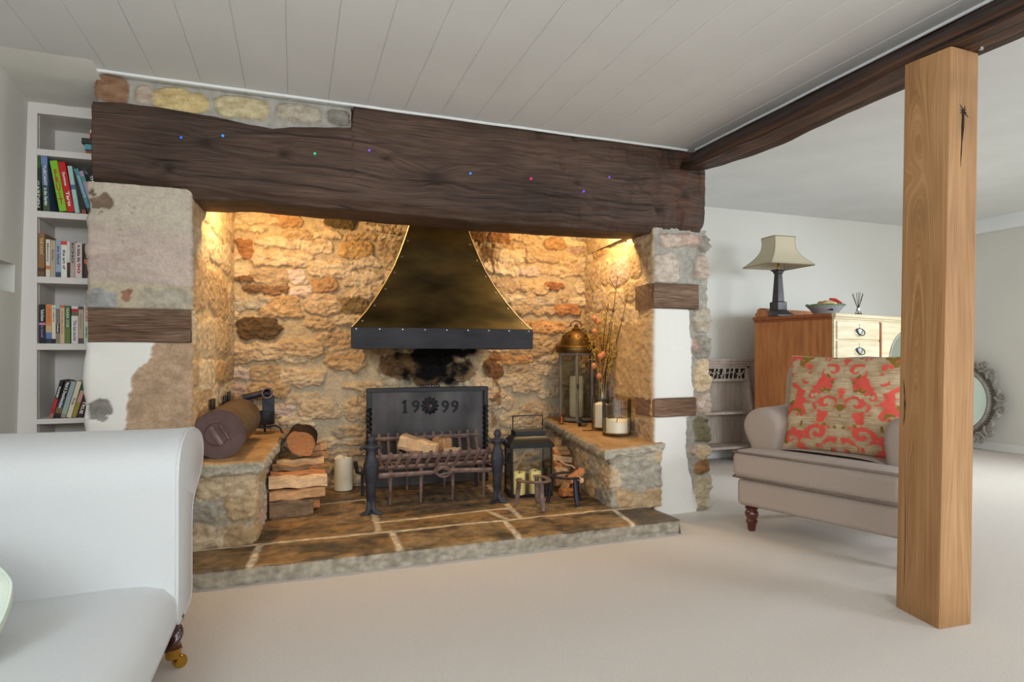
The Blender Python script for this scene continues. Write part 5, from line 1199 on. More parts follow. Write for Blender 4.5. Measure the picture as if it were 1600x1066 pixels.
def book(label, sh, xb, wd, ht, lean, col, title='', tcol=(1, 1, 1), bands=(), dep=.135, stack=False, tsz=.6, tpos=.5, group='books on the bookcase shelves', title2='', t2col=None, t2pos=.2, back=0):
    x0, x1 = SPX(xb), SPX(xb + wd); W = x1 - x0; Hh = ht * 2.92 / 945; y0 = YS_ + .012 + back; z0 = SH[sh][0] + .0008; lz = lean * 2.92 / 945
    root = thing('book', label, 'book', (x0 + W / 2, y0, z0), 0, group); ang = math.atan2(lz, Hh); T = Matrix.Translation((x0, y0, z0 + (W * math.sin(-ang) if ang < 0 else 0))) @ Matrix.Rotation(ang, 4, 'Y')
    if ang > 0: T = Matrix.Translation((x0, y0, z0 + W * math.sin(ang))) @ Matrix.Rotation(ang, 4, 'Y')
    H2 = math.hypot(Hh, lz) - abs(W * math.sin(ang)) * .6; ct = min(.0022, W * .15)
    zs = [0] + [f * H2 for b in bands for f in b[:2]] + [H2]; zs = sorted(set(zs)); mb = MB()
    def cl(z):
        for a, b, c in bands:
            if a * H2 <= z <= b * H2: return c
        return col
    for a, b in zip(zs[:-1], zs[1:]):
        mb.box(0, W, 0, ct, a, b, cl((a + b) / 2)).tf(T)
    mb.box(0, ct, ct, dep, 0, H2, col).tf(T); mb.box(W - ct, W, ct, dep, 0, H2, col).tf(T)
    mb.build('cover', BOOKM, root, smooth=0, merge=False)
    MB().box(ct, W - ct, ct, dep - .004, .003, H2 - .003).tf(T).build('pages', PAGES, root, smooth=0)
    for (tt, tc, tp, L) in ((title, tcol, tpos, tsz), (title2, t2col or tcol, t2pos, .3)):
        if not tt: continue
        mt = M('print_%d_%d_%d' % tuple(int(q * 99) for q in tc), tc, .5, bump=0, var=.02)
        if '\n' in tt: put_text(root, 'spine_title', tt, .02, mt, T @ Matrix.Translation((W / 2, -.0006, H2 * tp)) @ Matrix.Rotation(PI / 2, 4, 'X'), fit=W * .62, hmax=H2 * L)
        else: put_text(root, 'spine_title', tt, .02, mt, T @ Matrix.Translation((W / 2, -.0006, H2 * tp)) @ Matrix.Rotation(PI / 2, 4, 'X') @ Matrix.Rotation(-PI / 2, 4, 'Z'), fit=H2 * L, hmax=W * .5)
    return root
Wt = lin(235, 232, 225); Bk = lin(24, 22, 24); Rd = lin(190, 28, 32); Cr = lin(226, 212, 186)
# second shelf: tall garden and cookery books
book('leafy dark green book, first on the tall-book shelf', 'a2' if 0 else 'b', 54.5, 10, 92.5, -1.5, lin(46, 70, 30), 'GARDEN', Wt, ((.72, 1, lin(70, 110, 40)), (0, .25, lin(20, 24, 18)), (.25, .4, lin(60, 84, 36))), tsz=.45, tpos=.28)
book('tall blue book with green landscape, second on the tall-book shelf', 'b', 67.5, 10, 90, -3.5, lin(84, 104, 140), 'TUSCANY', Wt, ((.80, 1, lin(120, 140, 186)), (.15, .45, lin(56, 82, 84)), (.0, .15, lin(74, 86, 60))), tsz=.36, tpos=.62, title2='in the Garden', t2pos=.25)
book('lime green book lettered FRUIT in red', 'b', 93, 11.5, 78.5, -13, lin(132, 198, 30), 'F\nR\nU\nI\nT', lin(196, 30, 16), tsz=.70, tpos=.47)
book('bright red book leaning beside the lime green one', 'b', 105.5, 11, 77.5, -13, lin(204, 20, 24), 'Dangerous', Wt, tsz=.27, tpos=.66, title2='Tarts', t2pos=.26)
book('pale mint book with a small blue picture, leaning on the red one', 'b', 117.5, 7, 73, -10.5, lin(170, 206, 196), '', Wt, ((.50, .60, lin(70, 110, 150)),))
book('dark brown book mostly hidden between the mint and teal books', 'b', 126, 7, 66, -11, lin(48, 34, 26), '', Wt, ((0, .1, lin(170, 80, 40)),), back=.02)
book('teal blue book leaning left on the tall-book shelf', 'b', 137.5, 6.5, 69, -19, lin(86, 146, 166), 'CHOCOLATE', lin(200, 226, 226), ((0, .12, lin(60, 56, 54)),), tsz=.5, tpos=.6)
book('lilac book leaning at the right of the teal one', 'b', 145.5, 6, 66, -19, lin(178, 156, 182), '', Wt, ((.75, .88, lin(90, 150, 120)),))
book('black book half hidden by the stone pier on the tall-book shelf', 'b', 154, 9, 70, -17, Bk, 'THE', Wt, tsz=.2, tpos=.75)
# third shelf: paperbacks
S3 = 'third shelf paperbacks'
book('brown hardback at the left end of the third shelf', 'c', 59.5, 10, 67, 0, lin(150, 106, 62), 'THE HUNT', lin(214, 186, 130), ((0, .12, lin(120, 84, 50)), (.12, .2, lin(90, 60, 40))), tsz=.4, tpos=.7, dep=.15)
book('white paperback with an orange band, second on the third shelf', 'c', 71.5, 6.5, 58, 0, lin(226, 216, 200), 'Memory', Bk, ((.2, .3, lin(220, 130, 60)),), tsz=.5, tpos=.65)
book('beige paperback, third on the third shelf', 'c', 78.5, 8, 57, 0, lin(186, 168, 142), 'Stories', lin(120, 100, 80), ((0, 1, lin(186, 168, 142)),), tsz=.3, tpos=.6)
book('light blue paperback on the third shelf', 'c', 87, 8, 57, 0, lin(152, 168, 190), 'the island', lin(60, 70, 100), ((0, .14, lin(50, 76, 104)),), tsz=.5, tpos=.6)
book('white paperback with a red top on the third shelf', 'c', 95.5, 9, 56.5, 0, lin(232, 226, 216), 'the art of', lin(60, 50, 50), ((.9, 1, lin(216, 70, 30)),), tsz=.55, tpos=.5)
book('thin black and white striped paperback, after the red-topped one', 'c', 104.7, 4.6, 56.5, 0, Bk, 'BEAUTIFUL', Wt, ((.0, .2, Bk), (.2, .42, lin(90, 30, 30)), (.42, 1, lin(214, 208, 200))), tsz=.4, tpos=.75)
book('paperback with big black lettering ECHO on the third shelf', 'c', 109.8, 7, 57, 0, lin(176, 164, 150), 'ECHO', Bk, ((0, .3, lin(190, 170, 160)),), tsz=.55, tpos=.68)
book('pinkish white paperback on the third shelf', 'c', 117.5, 10.5, 55, 0, lin(222, 204, 196), 'A little life', lin(90, 50, 50), tsz=.5, tpos=.7, title2='90', t2col=Rd, t2pos=.28)
book('black paperback with an orange glow on the third shelf, beside the pier', 'c', 131.5, 10, 54.5, 0, Bk, 'INFERNO', Wt, ((.42, .55, lin(206, 110, 50)), (.1, .42, lin(70, 26, 20))), tsz=.4, tpos=.78)
# fourth shelf
book('black paperback with a pink dot at the left end of the fourth shelf', 'd', 61, 10, 60, 0, Bk, 'The End of Summer', Wt, ((.47, .53, lin(210, 130, 170)),), tsz=.3, tpos=.72, title2='a novel', t2col=lin(150, 110, 160), t2pos=.3)
book('paperback fading from orange to blue on the fourth shelf', 'd', 71.6, 9, 60.5, 0, lin(206, 140, 76), 'LEISURE', lin(226, 90, 40), ((0, .12, lin(40, 50, 80)), (.12, .28, lin(90, 120, 170)), (.28, .45, lin(206, 170, 130))), tsz=.4, tpos=.75)
book('cream paperback, third on the fourth shelf', 'd', 81, 6, 59.5, 0, Cr, 'A village', lin(90, 80, 60), ((0, .12, Bk),), tsz=.4, tpos=.75)
book('grey and black paperback on the fourth shelf', 'd', 87.4, 6, 60, 0, lin(120, 116, 110), 'Le Roman', Wt, ((.27, .52, Bk), (.9, 1, lin(150, 190, 190)), (0, .25, lin(140, 128, 116))), tsz=.22, tpos=.4)
book('tan paperback with an orange top on the fourth shelf', 'd', 93.8, 7, 59.5, 0, lin(212, 178, 140), 'One day more', lin(150, 110, 80), ((.93, 1, lin(210, 100, 50)),), tsz=.6, tpos=.55)
book('green paperback in the middle of the fourth shelf', 'd', 101.4, 8.2, 59, 0, lin(70, 106, 66), 'MARK COE', lin(190, 210, 160), ((0, .4, lin(98, 122, 52)),), tsz=.5, tpos=.68)
book('white paperback with a red rose on the fourth shelf', 'd', 111.5, 10.5, 58.5, 0, lin(224, 214, 206), 'The last secret', lin(110, 100, 100), ((.84, .93, Rd), (.74, .84, lin(90, 100, 70))), tsz=.55, tpos=.35)
book('tan paperback with a dark foot on the fourth shelf', 'd', 122.6, 7.4, 58, 0, lin(190, 164, 140), 'Stolen', lin(150, 130, 110), ((0, .14, lin(90, 70, 64)), (.92, 1, lin(70, 60, 60))), tsz=.4, tpos=.6)
book('pale green paperback lettered SCORN in red', 'd', 130.8, 9, 60.5, 0, lin(196, 208, 186), 'SCORN', Rd, tsz=.36, tpos=.76, title2='a black history', t2col=Bk, t2pos=.3)
# fifth shelf, leaning to the right
book('dark leaning book with red lower half, leftmost on the lowest shelf', 'e', 76.5, 6, 59, 14.5, lin(36, 24, 26), 'RUNNER', Wt, ((.12, .5, lin(176, 24, 30)), (0, .12, lin(170, 110, 100))), tsz=.30, tpos=.68, title2='LOST', t2col=lin(230, 60, 60), t2pos=.4)
book('black leaning book with a blue picture, second on the lowest shelf', 'e', 83.6, 10, 57, 15.5, Bk, 'Mark E. Donald', Wt, ((.12, .28, lin(110, 100, 60)), (.28, .5, lin(50, 70, 92))), tsz=.45, tpos=.75, title2='London', t2pos=.42)
book('grey green leaning book, third on the lowest shelf', 'e', 94.5, 7.5, 56.5, 14.5, lin(158, 178, 164), '', Wt, ((.5, 1, lin(160, 172, 172)), (0, .1, lin(160, 140, 126))), title2='')
book('cream leaning book, fourth on the lowest shelf', 'e', 103.5, 7.5, 57, 14.5, Cr, 'The Sea', lin(80, 70, 60), tsz=.2, tpos=.45)
book('olive and pink leaning book on the lowest shelf', 'e', 112, 6.4, 54, 15, lin(160, 142, 52), '', Wt, ((.45, .78, lin(210, 160, 140)), (.78, 1, lin(20, 90, 70))))
book('dark red leaning book lettered in white, last on the lowest shelf', 'e', 119.5, 10, 50, 14, lin(60, 16, 24), 'TRUE', Wt, tsz=.4, tpos=.3)
# top shelf: a small flat pile with an upright
def flat_book(label, x0p, z0, th, dep, col, x1=-.735):
    x0 = SPX(x0p); root = thing('book', label, 'book', ((x0 + x1) / 2, YS_ + .02, z0), 0, 'books on the bookcase shelves'); y0 = YS_ + .015
    mb = MB().box(x0, x1, y0, y0 + .002, z0, z0 + th, col); mb.box(x0, x1, y0, y0 + dep, z0, z0 + .002, col); mb.box(x0, x1, y0, y0 + dep, z0 + th - .002, z0 + th, col)
    mb.build('cover', BOOKM, root, smooth=0, merge=False); MB().box(x0 + .004, x1 - .004, y0 + .002, y0 + dep - .004, z0 + .002, z0 + th - .002).build('pages', PAGES, root, smooth=0)
    return root
z = SH['a'][0] + .001
flat_book('brown-orange book at the bottom of the top shelf pile', 133.5, z, .018, .13, lin(150, 92, 44)); flat_book('turquoise book in the top shelf pile', 132, z + .0185, .031, .13, lin(96, 170, 186))
flat_book('black and white book lying on the turquoise one', 127, z + .050, .026, .14, lin(60, 56, 52)); 
r = flat_book('red spined book on the top shelf pile', 140, z + .0765, .024, .12, Rd)
flat_book('cream book topmost of the top shelf pile', 140, z + .101, .020, .12, Cr)

# =================================================================== ARMCHAIR AND ITS CUSHION
AC = np.array([2.36, 2.80, 0]); ACR = math.atan2(-.955, .296)
def armchair():
    root = thing('armchair', 'taupe linen armchair with rolled arms and turned feet, behind the oak post', 'armchair', AC, ACR, None, world=False); W = .85
    def soft(name, outline, fn, d0, d1, bev, sub=0):
        mb = MB().prism(outline, fn, d0, d1); o = mb.build(name, TAUPE, root, smooth=50)
        b = o.modifiers.new('bevel', 'BEVEL'); b.width = bev; b.segments = 5; b.limit_method = 'ANGLE'; b.angle_limit = R_(40); b.harden_normals = False
        return o
    XY = lambda a, b, d: (a, b, d)
    soft('seat_rail', [(0, 0), (W, 0), (W, .66), (0, .66)], XY, .145, .298, .028)
    T_ = [(-.015, -.03), (W + .015, -.03), (W + .015, .165), (W - .135, .185), (W - .135, .52), (.135, .52), (.135, .185), (-.015, .165)]
    mb = MB(); n = 34
    cush = soft('seat_cushion', T_, XY, .302, .452, .040)
    # gentle crown on the cushion
    mb = MB(); xs = np.linspace(.0, W, 30); ys = np.linspace(-.005, .165, 10); P = np.zeros((30, 10, 3))
    for i, x in enumerate(xs):
        for j, y in enumerate(ys): P[i, j] = (x, y, .4515 + .016 * (1 - (2 * x / W - 1) ** 4) * (1 - (2 * (y + .005) / .17 - 1) ** 4))
    mb.grid(P); P2 = np.zeros((30, 10, 3)); ys2 = np.linspace(.165, .50, 10)
    for i, x in enumerate(np.linspace(.14, W - .14, 30)):
        for j, y in enumerate(ys2): P2[i, j] = (x, y, .4515 + .020 * (1 - (2 * (x - .14) / (W - .28) - 1) ** 4))
    mb.grid(P2); mb.build('cushion_crown', TAUPE, cush, smooth=180, merge=False)
    for z in (.308, .446): MB().tube([(-.013, .15, z), (-.013, -.006, z), (-.004, -.026, z), (W + .004, -.026, z), (W + .013, -.006, z), (W + .013, .15, z)], .0045, 6).build('cushion_piping', PIPE, cush, smooth=60)
    for sg in (0, 1):
        pr = np.array([(.015, .25), (.012, .44), (-.012, .49), (-.035, .54), (-.040, .59), (-.018, .645), (.035, .68), (.09, .682), (.14, .655), (.163, .60), (.160, .54), (.148, .48), (.140, .42), (.140, .25)])
        if sg: pr = np.c_[W - pr[:, 0], pr[:, 1]][::-1]
        q = np.vstack([pr, pr[:1]]); d = np.r_[0, np.cumsum(np.linalg.norm(np.diff(q, axis=0), axis=1))]; t = np.linspace(0, d[-1], 60, endpoint=False); O = np.stack([np.interp(t, d, q[:, k]) for k in range(2)], 1)
        ix = .163 if not sg else W - .163; O[:, 0] = ix + (O[:, 0] - ix) * (1.2 if not sg else .9); O[:, 1] = np.where(O[:, 1] > .44, .44 + (O[:, 1] - .44) * 1.03, O[:, 1])
        for _ in range(2): O = (np.roll(O, 1, 0) + 2 * O + np.roll(O, -1, 0)) / 4
        cen = np.array([.07 if not sg else W - .07, .56]); rings = []
        for y, s_ in [(.170, .30), (.172, .6), (.178, .80), (.190, .92), (.205, .975), (.225, 1), (.30, 1), (.38, 1), (.48, .99), (.58, .98)]:
            P = O.copy(); up = P[:, 1] > .30
            P[:, 0] = cen[0] + (P[:, 0] - cen[0]) * (1 - (1 - s_) * .75); P[:, 1] = np.where(up, cen[1] + (P[:, 1] - cen[1]) * np.where(P[:, 1] > cen[1], s_, 1 - (1 - s_) * .3), P[:, 1])
            rise = .02 * np.clip((y - .4) / .3, 0, 1) * (P[:, 1] - .25) / .4
            rings.append(np.c_[P[:, 0], np.full(60, y), P[:, 1] + rise])
        a = MB().loft(rings).build('arm', TAUPE, root, smooth=70)
        # pleats where the cloth is gathered at the front of the roll
        for k in range(2):
            zz = .61 - .055 * k; xx = -.037 if not sg else W + .037; sgn = 1 if not sg else -1
            MB().tube([(xx + sgn * .004, .26, zz - .012), (xx + sgn * .006, .215, zz), (xx + sgn * .03, .186, zz + .012), (xx + sgn * .065, .176, zz + .014)], [.001, .003, .003, .001], 6).build('pleat', PIPE, a, smooth=60)
    out = [(.05, .30), (-.01, .60)] + [(-.01 + .10 - .10 * math.cos(a), .85 + .115 * math.sin(a)) for a in np.linspace(0, PI / 2, 10)] + [(.44, .985)] + [(W - .13 + .10 * math.sin(a), .85 + .115 * math.cos(a)) for a in np.linspace(0, PI / 2, 10)] + [(W - .03, .60), (W - .05, .30)]
    ln = lambda a, b, d: (a, d + .20 * (b - .3) * .55, b)
    soft('back', out, ln, .47, .62, .05)
    for (x, y) in ((.06, .06), (W - .002, .05), (.07, .60), (W - .07, .60)):
        MB().lathe([(.018, .001), (.021, .006), (.026, .040), (.031, .048), (.033, .056), (.027, .066), (.030, .074), (.037, .090), (.038, .102), (.030, .116), (.027, .120), (.035, .126), (.036, .132), (.030, .138), (.040, .143), (.044, .149)], (x, y, 0), 28).build('foot', MAHOG, root, smooth=40)
armchair()
def damask(U, V):
    # mirrored coral and gold damask: scrolling cartouches about the cushion's middle line
    a = np.abs(U); x, y = a * 1.0, V
    f = fbm(x * 3.0 + .3, y * 3.0, 101, 3) * .95
    def ring(cx, cy, r, w): return np.exp(-((np.hypot(x - cx, y - cy) - r) / w) ** 2)
    def spiral(cx, cy, s, hand=1):
        r = np.hypot(x - cx, y - cy); th = np.arctan2(y - cy, (x - cx) * hand); return np.cos(th - r / s * 5.5) * np.exp(-(r / (s * 1.25)) ** 4)
    g = f + .95 * spiral(.24, -.04, .15) + .85 * spiral(.36, -.66, .16, -1) + .8 * spiral(.60, .44, .18) + .8 * spiral(.74, -.26, .17, -1) + .7 * spiral(.82, -.80, .15) + .7 * spiral(.90, .80, .17) + .7 * spiral(.20, .66, .15, -1) + .7 * spiral(.48, .10, .12)
    lat = np.cos(PI * (x * 1.55 + .0)) * np.cos(PI * (y * 1.05 + .25)); g = g + .32 * lat - .42 * np.exp(-((np.abs(lat) - .12) / .12) ** 2) + .12
    t = sstep(-.26, -.20, g)[..., None]; edge = np.exp(-((g + .23) / .04) ** 2)[..., None]
    coral = np.array(lin(222, 92, 78)); gold = np.array(lin(172, 146, 110)); pale = np.array(lin(200, 180, 146))
    wv = fbm(U * 3, V * 40, 111, 2); gd = gold + (pale - gold) * sstep(-.5, .7, wv * .7 + f)[..., None]
    c = coral * (1 - t) + gd * t; c = c * (1 - .35 * edge) + np.array(lin(190, 150, 96)) * .35 * edge
    ol = (sstep(.42, .5, fbm(x * 4 + 3, y * 3, 121, 2)) * t[..., 0])[..., None]; c = c * (1 - ol) + np.array(lin(140, 112, 44)) * ol
    red = (np.exp(-((fbm(x * 9, y * 9, 131, 2)) / .03) ** 2) * t[..., 0] * .55)[..., None]; c = c * (1 - red) + np.array(lin(200, 96, 72)) * red
    return c
rotA = Matrix.Rotation(ACR + R_(6), 4, 'Z') @ Matrix.Rotation(R_(-15), 4, 'X')
e1 = np.array([.296, -.955, 0]); e2 = np.array([.955, .296, 0])
pc = AC + e1 * .445 + e2 * .345 + np.array([0, 0, .722])
cushion('damask_cushion', 'coral red and gold damask cushion propped up in the taupe armchair', 'cushion', pc, .63, .55, .17, rotA, VCOL, damask, n=190, corner=.05, seed=3)

# =================================================================== SIDEBOARD GROUP (far right room)
SB = np.array([4.03, 3.651, 0]); SBR = math.atan2(.228, .974); ST = 1.325
def sideboard():
    root = thing('pine_sideboard', 'orange pine sideboard with a limed drawer front, against the far wall', 'sideboard', SB, SBR, world=False); W, D = 1.66, .72
    MB().box(.004, W - .004, .012, D, .04, ST - .045).build('carcass', PINE, root, smooth=0, bevel=.004)
    MB().box(0, W, -.001, .016, .0, ST - .045).build('front_frame', LIMED, root, smooth=0, bevel=.002)
    mb = MB().box(-.012, W + .012, .012, D + .01, ST - .03, ST); mb.box(-.006, W + .006, .012, D, ST - .046, ST - .03); mb.build('top', PINED, root, smooth=0, bevel=.006)
    mb = MB().box(-.012, W + .012, -.022, .014, ST - .03, ST); mb.box(-.006, W + .006, -.014, .014, ST - .046, ST - .03); mb.build('front_moulding', LIMED, root, smooth=0, bevel=.006)
    prof = [(.0, 0), (.0, .03), (.03, .05), (.06, .085), (W - .06, .085), (W - .03, .05), (W, .03), (W, 0)]
    MB().prism(prof, lambda a, b, d: (a, d, ST + b), D - .03, D - .008).build('gallery', PINE, root, smooth=0, bevel=.004)
    MB().prism([(D - .03, 0), (D - .03, .07), (D - .10, .055), (D - .14, .02), (D - .16, 0)], lambda a, b, d: (d, a, ST + b), -.002, .016).build('gallery', PINE, root, smooth=0, bevel=.004)
    z = ST - .062
    for k, h in enumerate((.145, .145, .22, .30)):
        MB().box(.03, .690, -.012, .004, z - h, z).build('drawer', LIMED, root, smooth=0, bevel=.005); dr = root.children[-1] if False else None
        d = [c for c in root.children if c.name.startswith('drawer')][-1]; cz = z - h / 2 - .004; cx = .36; K = 1.25
        pl = [(cx - .045, cz + .012), (cx - .03, cz + .018), (cx - .012, cz + .016), (cx, cz + .026), (cx + .012, cz + .016), (cx + .03, cz + .018), (cx + .045, cz + .012), (cx + .03, cz - .006), (cx + .015, cz - .022), (cx, cz - .028), (cx - .015, cz - .022), (cx - .03, cz - .006)]
        pl = [(cx + (a - cx) * K, cz + (b - cz) * K) for a, b in pl]
        hd = MB().prism(pl, lambda a, b, dd: (a, dd, b), -.016, -.011).build('handle_plate', IRONB, d, smooth=0, bevel=.001)
        MB().prism([(cx + (a - cx) * .6, cz + (b - cz) * .7) for a, b in pl], lambda a, b, dd: (a, dd, b), -.019, -.0155).build('handle_shell', CHROME, d, smooth=0, bevel=.001)
        MB().tube([(cx - .058, -.016, cz + .012), (cx - .064, -.024, cz - .008), (cx - .044, -.032, cz - .028), (cx, -.034, cz - .038), (cx + .044, -.032, cz - .028), (cx + .064, -.024, cz - .008), (cx + .058, -.016, cz + .012)], .004, 8).build('bail_handle', IRONB, d)
        MB().box(cx - .0025, cx + .0025, -.0135, -.0115, cz + .042, cz + .060).build('keyhole', BLACKM, d, smooth=0)
        z -= h + .014
    MB().box(.702, .720, -.013, .003, .05, ST - .055).build('bead', PINED, root, smooth=0)
    MB().box(.735, 1.62, -.010, .004, .08, ST - .062).build('door', LIMED, root, smooth=0, bevel=.004); dd = [c for c in root.children if c.name.startswith('door')][-1]
    el = [(1.22 + .36 * math.cos(t), .94 + .27 * math.sin(t)) for t in np.linspace(0, 2 * PI, 48, endpoint=False)]
    MB().prism(el, lambda a, b, d: (a, d, b), -.0125, -.0095).build('oval_mirror', MIRROR, dd, smooth=30)
    MB().tube([(a, -.012, b) for a, b in el], .009, 8, closed=True).build('oval_rim', ORNATE, dd, smooth=60)
sideboard()
def sbpx(xp, v):   # the spot on the sideboard top, v back from its front edge, seen at this column of the photo
    a, b = -.3, 1.6
    for _ in range(40):
        m = (a + b) / 2; q = np.array([SB[0] + m * .974 - v * .228, SB[1] + m * .228 + v * .974, 0]); X = 800 + F_PX * (q @ RT) / (q @ FW)
        a, b = (m, b) if X < xp else (a, m)
    return sb(m, v, 0)
sb = lambda u, v, z: np.array([SB[0] + u * .974 - v * .228, SB[1] + u * .228 + v * .974, ST + z + .0005])
def lamp():
    c = sb(.045 + .10, .46, 0); c = sbpx(1216, .54)
    root = thing('table_lamp', 'table lamp with dark square column and linen shade, standing on the pine sideboard', 'lamp', c, SBR + R_(20)); x, y, z = c; A = SBR + R_(-13)
    def sq(h, zz): return [(x + h * 1.414 * math.cos(A + PI / 4 + k * PI / 2), y + h * 1.414 * math.sin(A + PI / 4 + k * PI / 2), z + zz) for k in range(4)]
    MB().loft([sq(a, b) for a, b in ((.095, 0), (.095, .012), (.075, .030), (.052, .052), (.050, .056))]).build('base', LAMPB, root, smooth=0, bevel=.002)
    MB().loft([sq(.050, .056), sq(.050, .125), sq(.040, .130)]).build('plinth', LAMPB, root, smooth=0, bevel=.003)
    MB().loft([sq(.036, .13), sq(.023, .375)]).build('column', LAMPB, root, smooth=0, bevel=.003)
    MB().loft([sq(.024, .373), sq(.030, .383), sq(.030, .392), sq(.044, .404), sq(.044, .412), sq(.01, .414)]).build('capital', LAMPB, root, smooth=0, bevel=.002)
    MB().lathe([(.009, .41), (.009, .46), (.013, .465), (.013, .50)], c, 12).build('lamp_holder', BRASS, root)
    z0, z1 = .440, .690
    w = lambda t: .232 * (1 - t) ** 1 + .112 * t - .052 * math.sin(PI * t) ** 1.0 * (1 - .15 * t); dp = lambda t: w(t) * .80
    def rc(t, ins=0):
        a, b = w(t) - ins, dp(t) - ins; B = A + R_(-4); ca, sa = math.cos(B), math.sin(B); r = []
        cs = [(-a, -b), (a, -b), (a, b), (-a, b)]; cut = .012
        for k in range(4):
            p, q, n_ = cs[k - 1], cs[k], cs[(k + 1) % 4]
            for o_ in (p, n_):
                d = np.array(o_) - np.array(q); d = d / np.linalg.norm(d); m = np.array(q) + d * cut; r.append((x + m[0] * ca - m[1] * sa, y + m[0] * sa + m[1] * ca, z + z0 + (z1 - z0) * t))
        return r
    ts = np.linspace(0, 1, 18); MB().loft([rc(t) for t in ts] + [rc(t, .003) for t in ts[::-1]], False).build('lamp_shade', SHADE, root, smooth=25)
    sh = [q for q in root.children if q.name.startswith('lamp_shade')][-1]
    for t in (0, 1): MB().tube(rc(t), .0045, 6, closed=True).build('shade_trim', SHADEE, sh)
    for k in range(4): MB().tube([(np.array(rc(t)[2 * k]) + np.array(rc(t)[2 * k + 1])) / 2 for t in ts], .004, 6).build('shade_trim', SHADEE, sh)
lamp()
def bowl():
    c = sb(.13, .22, 0); c = sb(.06, .16, 0); c = sbpx(1290, .30); root = thing('ceramic_bowl', 'grey and green ceramic bowl of dried things on the sideboard', 'bowl', c)
    MB().lathe([(.07, 0), (.075, .006), (.10, .03), (.135, .072), (.150, .088), (.146, .090), (.130, .074), (.09, .032), (.001, .018)], tuple(c), 48).build('bowl_body', CERAM, root, smooth=60)
    rings = []; mb = MB()
    for r, z in ((.146, .086), (.156, .094), (.160, .096), (.154, .099), (.142, .091)):
        rings.append([(c[0] + (r + .005 * math.sin(k * 2 * PI / 8)) * math.cos(2 * PI * k / 64), c[1] + (r + .005 * math.sin(k * 2 * PI / 8)) * math.sin(2 * PI * k / 64), c[2] + z + .004 * math.sin(k * 2 * PI / 8)) for k in range(64)])
    mb.loft(rings, False).build('scalloped_rim', CERAMG, root, smooth=60)
    mb = MB().prism([(-.03, .05), (.03, .05), (.02, .043), (.0, .060), (-.02, .043)], lambda a, b, d: (c[0] - .06 + a * .9, c[1] - .107 + d + b * -.55 + .02, c[2] + b), -.001, .001)
    o = mb.build('painted_mark', BLACKM, root)
    mb = MB().rbox((c[0], c[1] - .01, c[2] + .098), (.15, .12, .075), .037, 6, .006, 14, 3); o = tag(mb.build('dried_gourd', M('dried_gourd', lin(198, 160, 104), .6, var=.2), None, loc=(c[0], c[1], c[2] + .06)), 'tan dried gourd heaped in the ceramic bowl', 'gourd')
    p = c + [.035, -.04, .135]; mb = MB().tube([p + [-.03, 0, .014], p + [.02, -.01, .008], p + [.06, -.03, -.02], p + [.075, -.045, -.050]], [.010, .014, .013, .006], 8); tag(mb.build('red_ribbon', REDC, None, loc=p), 'red ribbon curling over the rim of the ceramic bowl', 'ribbon')
    for k, (a, lab) in enumerate(((2.4, 'green leaf at the left rim of the ceramic bowl'), (-.5, 'green leaf at the right rim of the ceramic bowl'))):
        q = c + [math.cos(a) * .12, math.sin(a) * .12, .105]; m = MB().rbox(tuple(q), (.07, .03, .012), .006, 4, .006, 40, k + 4); tag(m.build('green_leaf', CERAMG, None, loc=q), lab, 'leaf')
bowl()
def diffuser():
    c = sbpx(1341, .26); root = thing('reed_diffuser', 'glass reed diffuser with dark sticks, at the right on the sideboard', 'diffuser', c)
    MB().lathe([(.034, 0), (.036, .004), (.034, .03), (.020, .055), (.014, .066), (.014, .08), (.011, .08), (.011, .066), (.018, .053), (.031, .028), (.001, .006)], tuple(c), 24).build('bottle', GLASS, root, smooth=60)
    MB().lathe([(.0155, .064), (.017, .066), (.017, .090), (.0155, .092)], tuple(c), 20).build('collar', CHROME, root)
    MB().lathe([(.001, .007), (.030, .008), (.031, .027), (.022, .042), (.001, .043)], tuple(c), 20).build('liquid', M('amber_oil', lin(90, 60, 44), .1, bump=0), root, smooth=60)
    for k, (dx, dy) in enumerate(((-.062, .01), (-.030, .03), (-.012, -.03), (.012, .03), (.030, -.02), (.060, .0), (.002, .0))):
        MB().tube([c + [-dx * .22, -dy * .2, .012], c + [dx * .1, dy * .1, .085], c + [dx, dy, .235 - abs(dx) * .3]], .0023, 6).build('reed', TWIG, root)
diffuser()
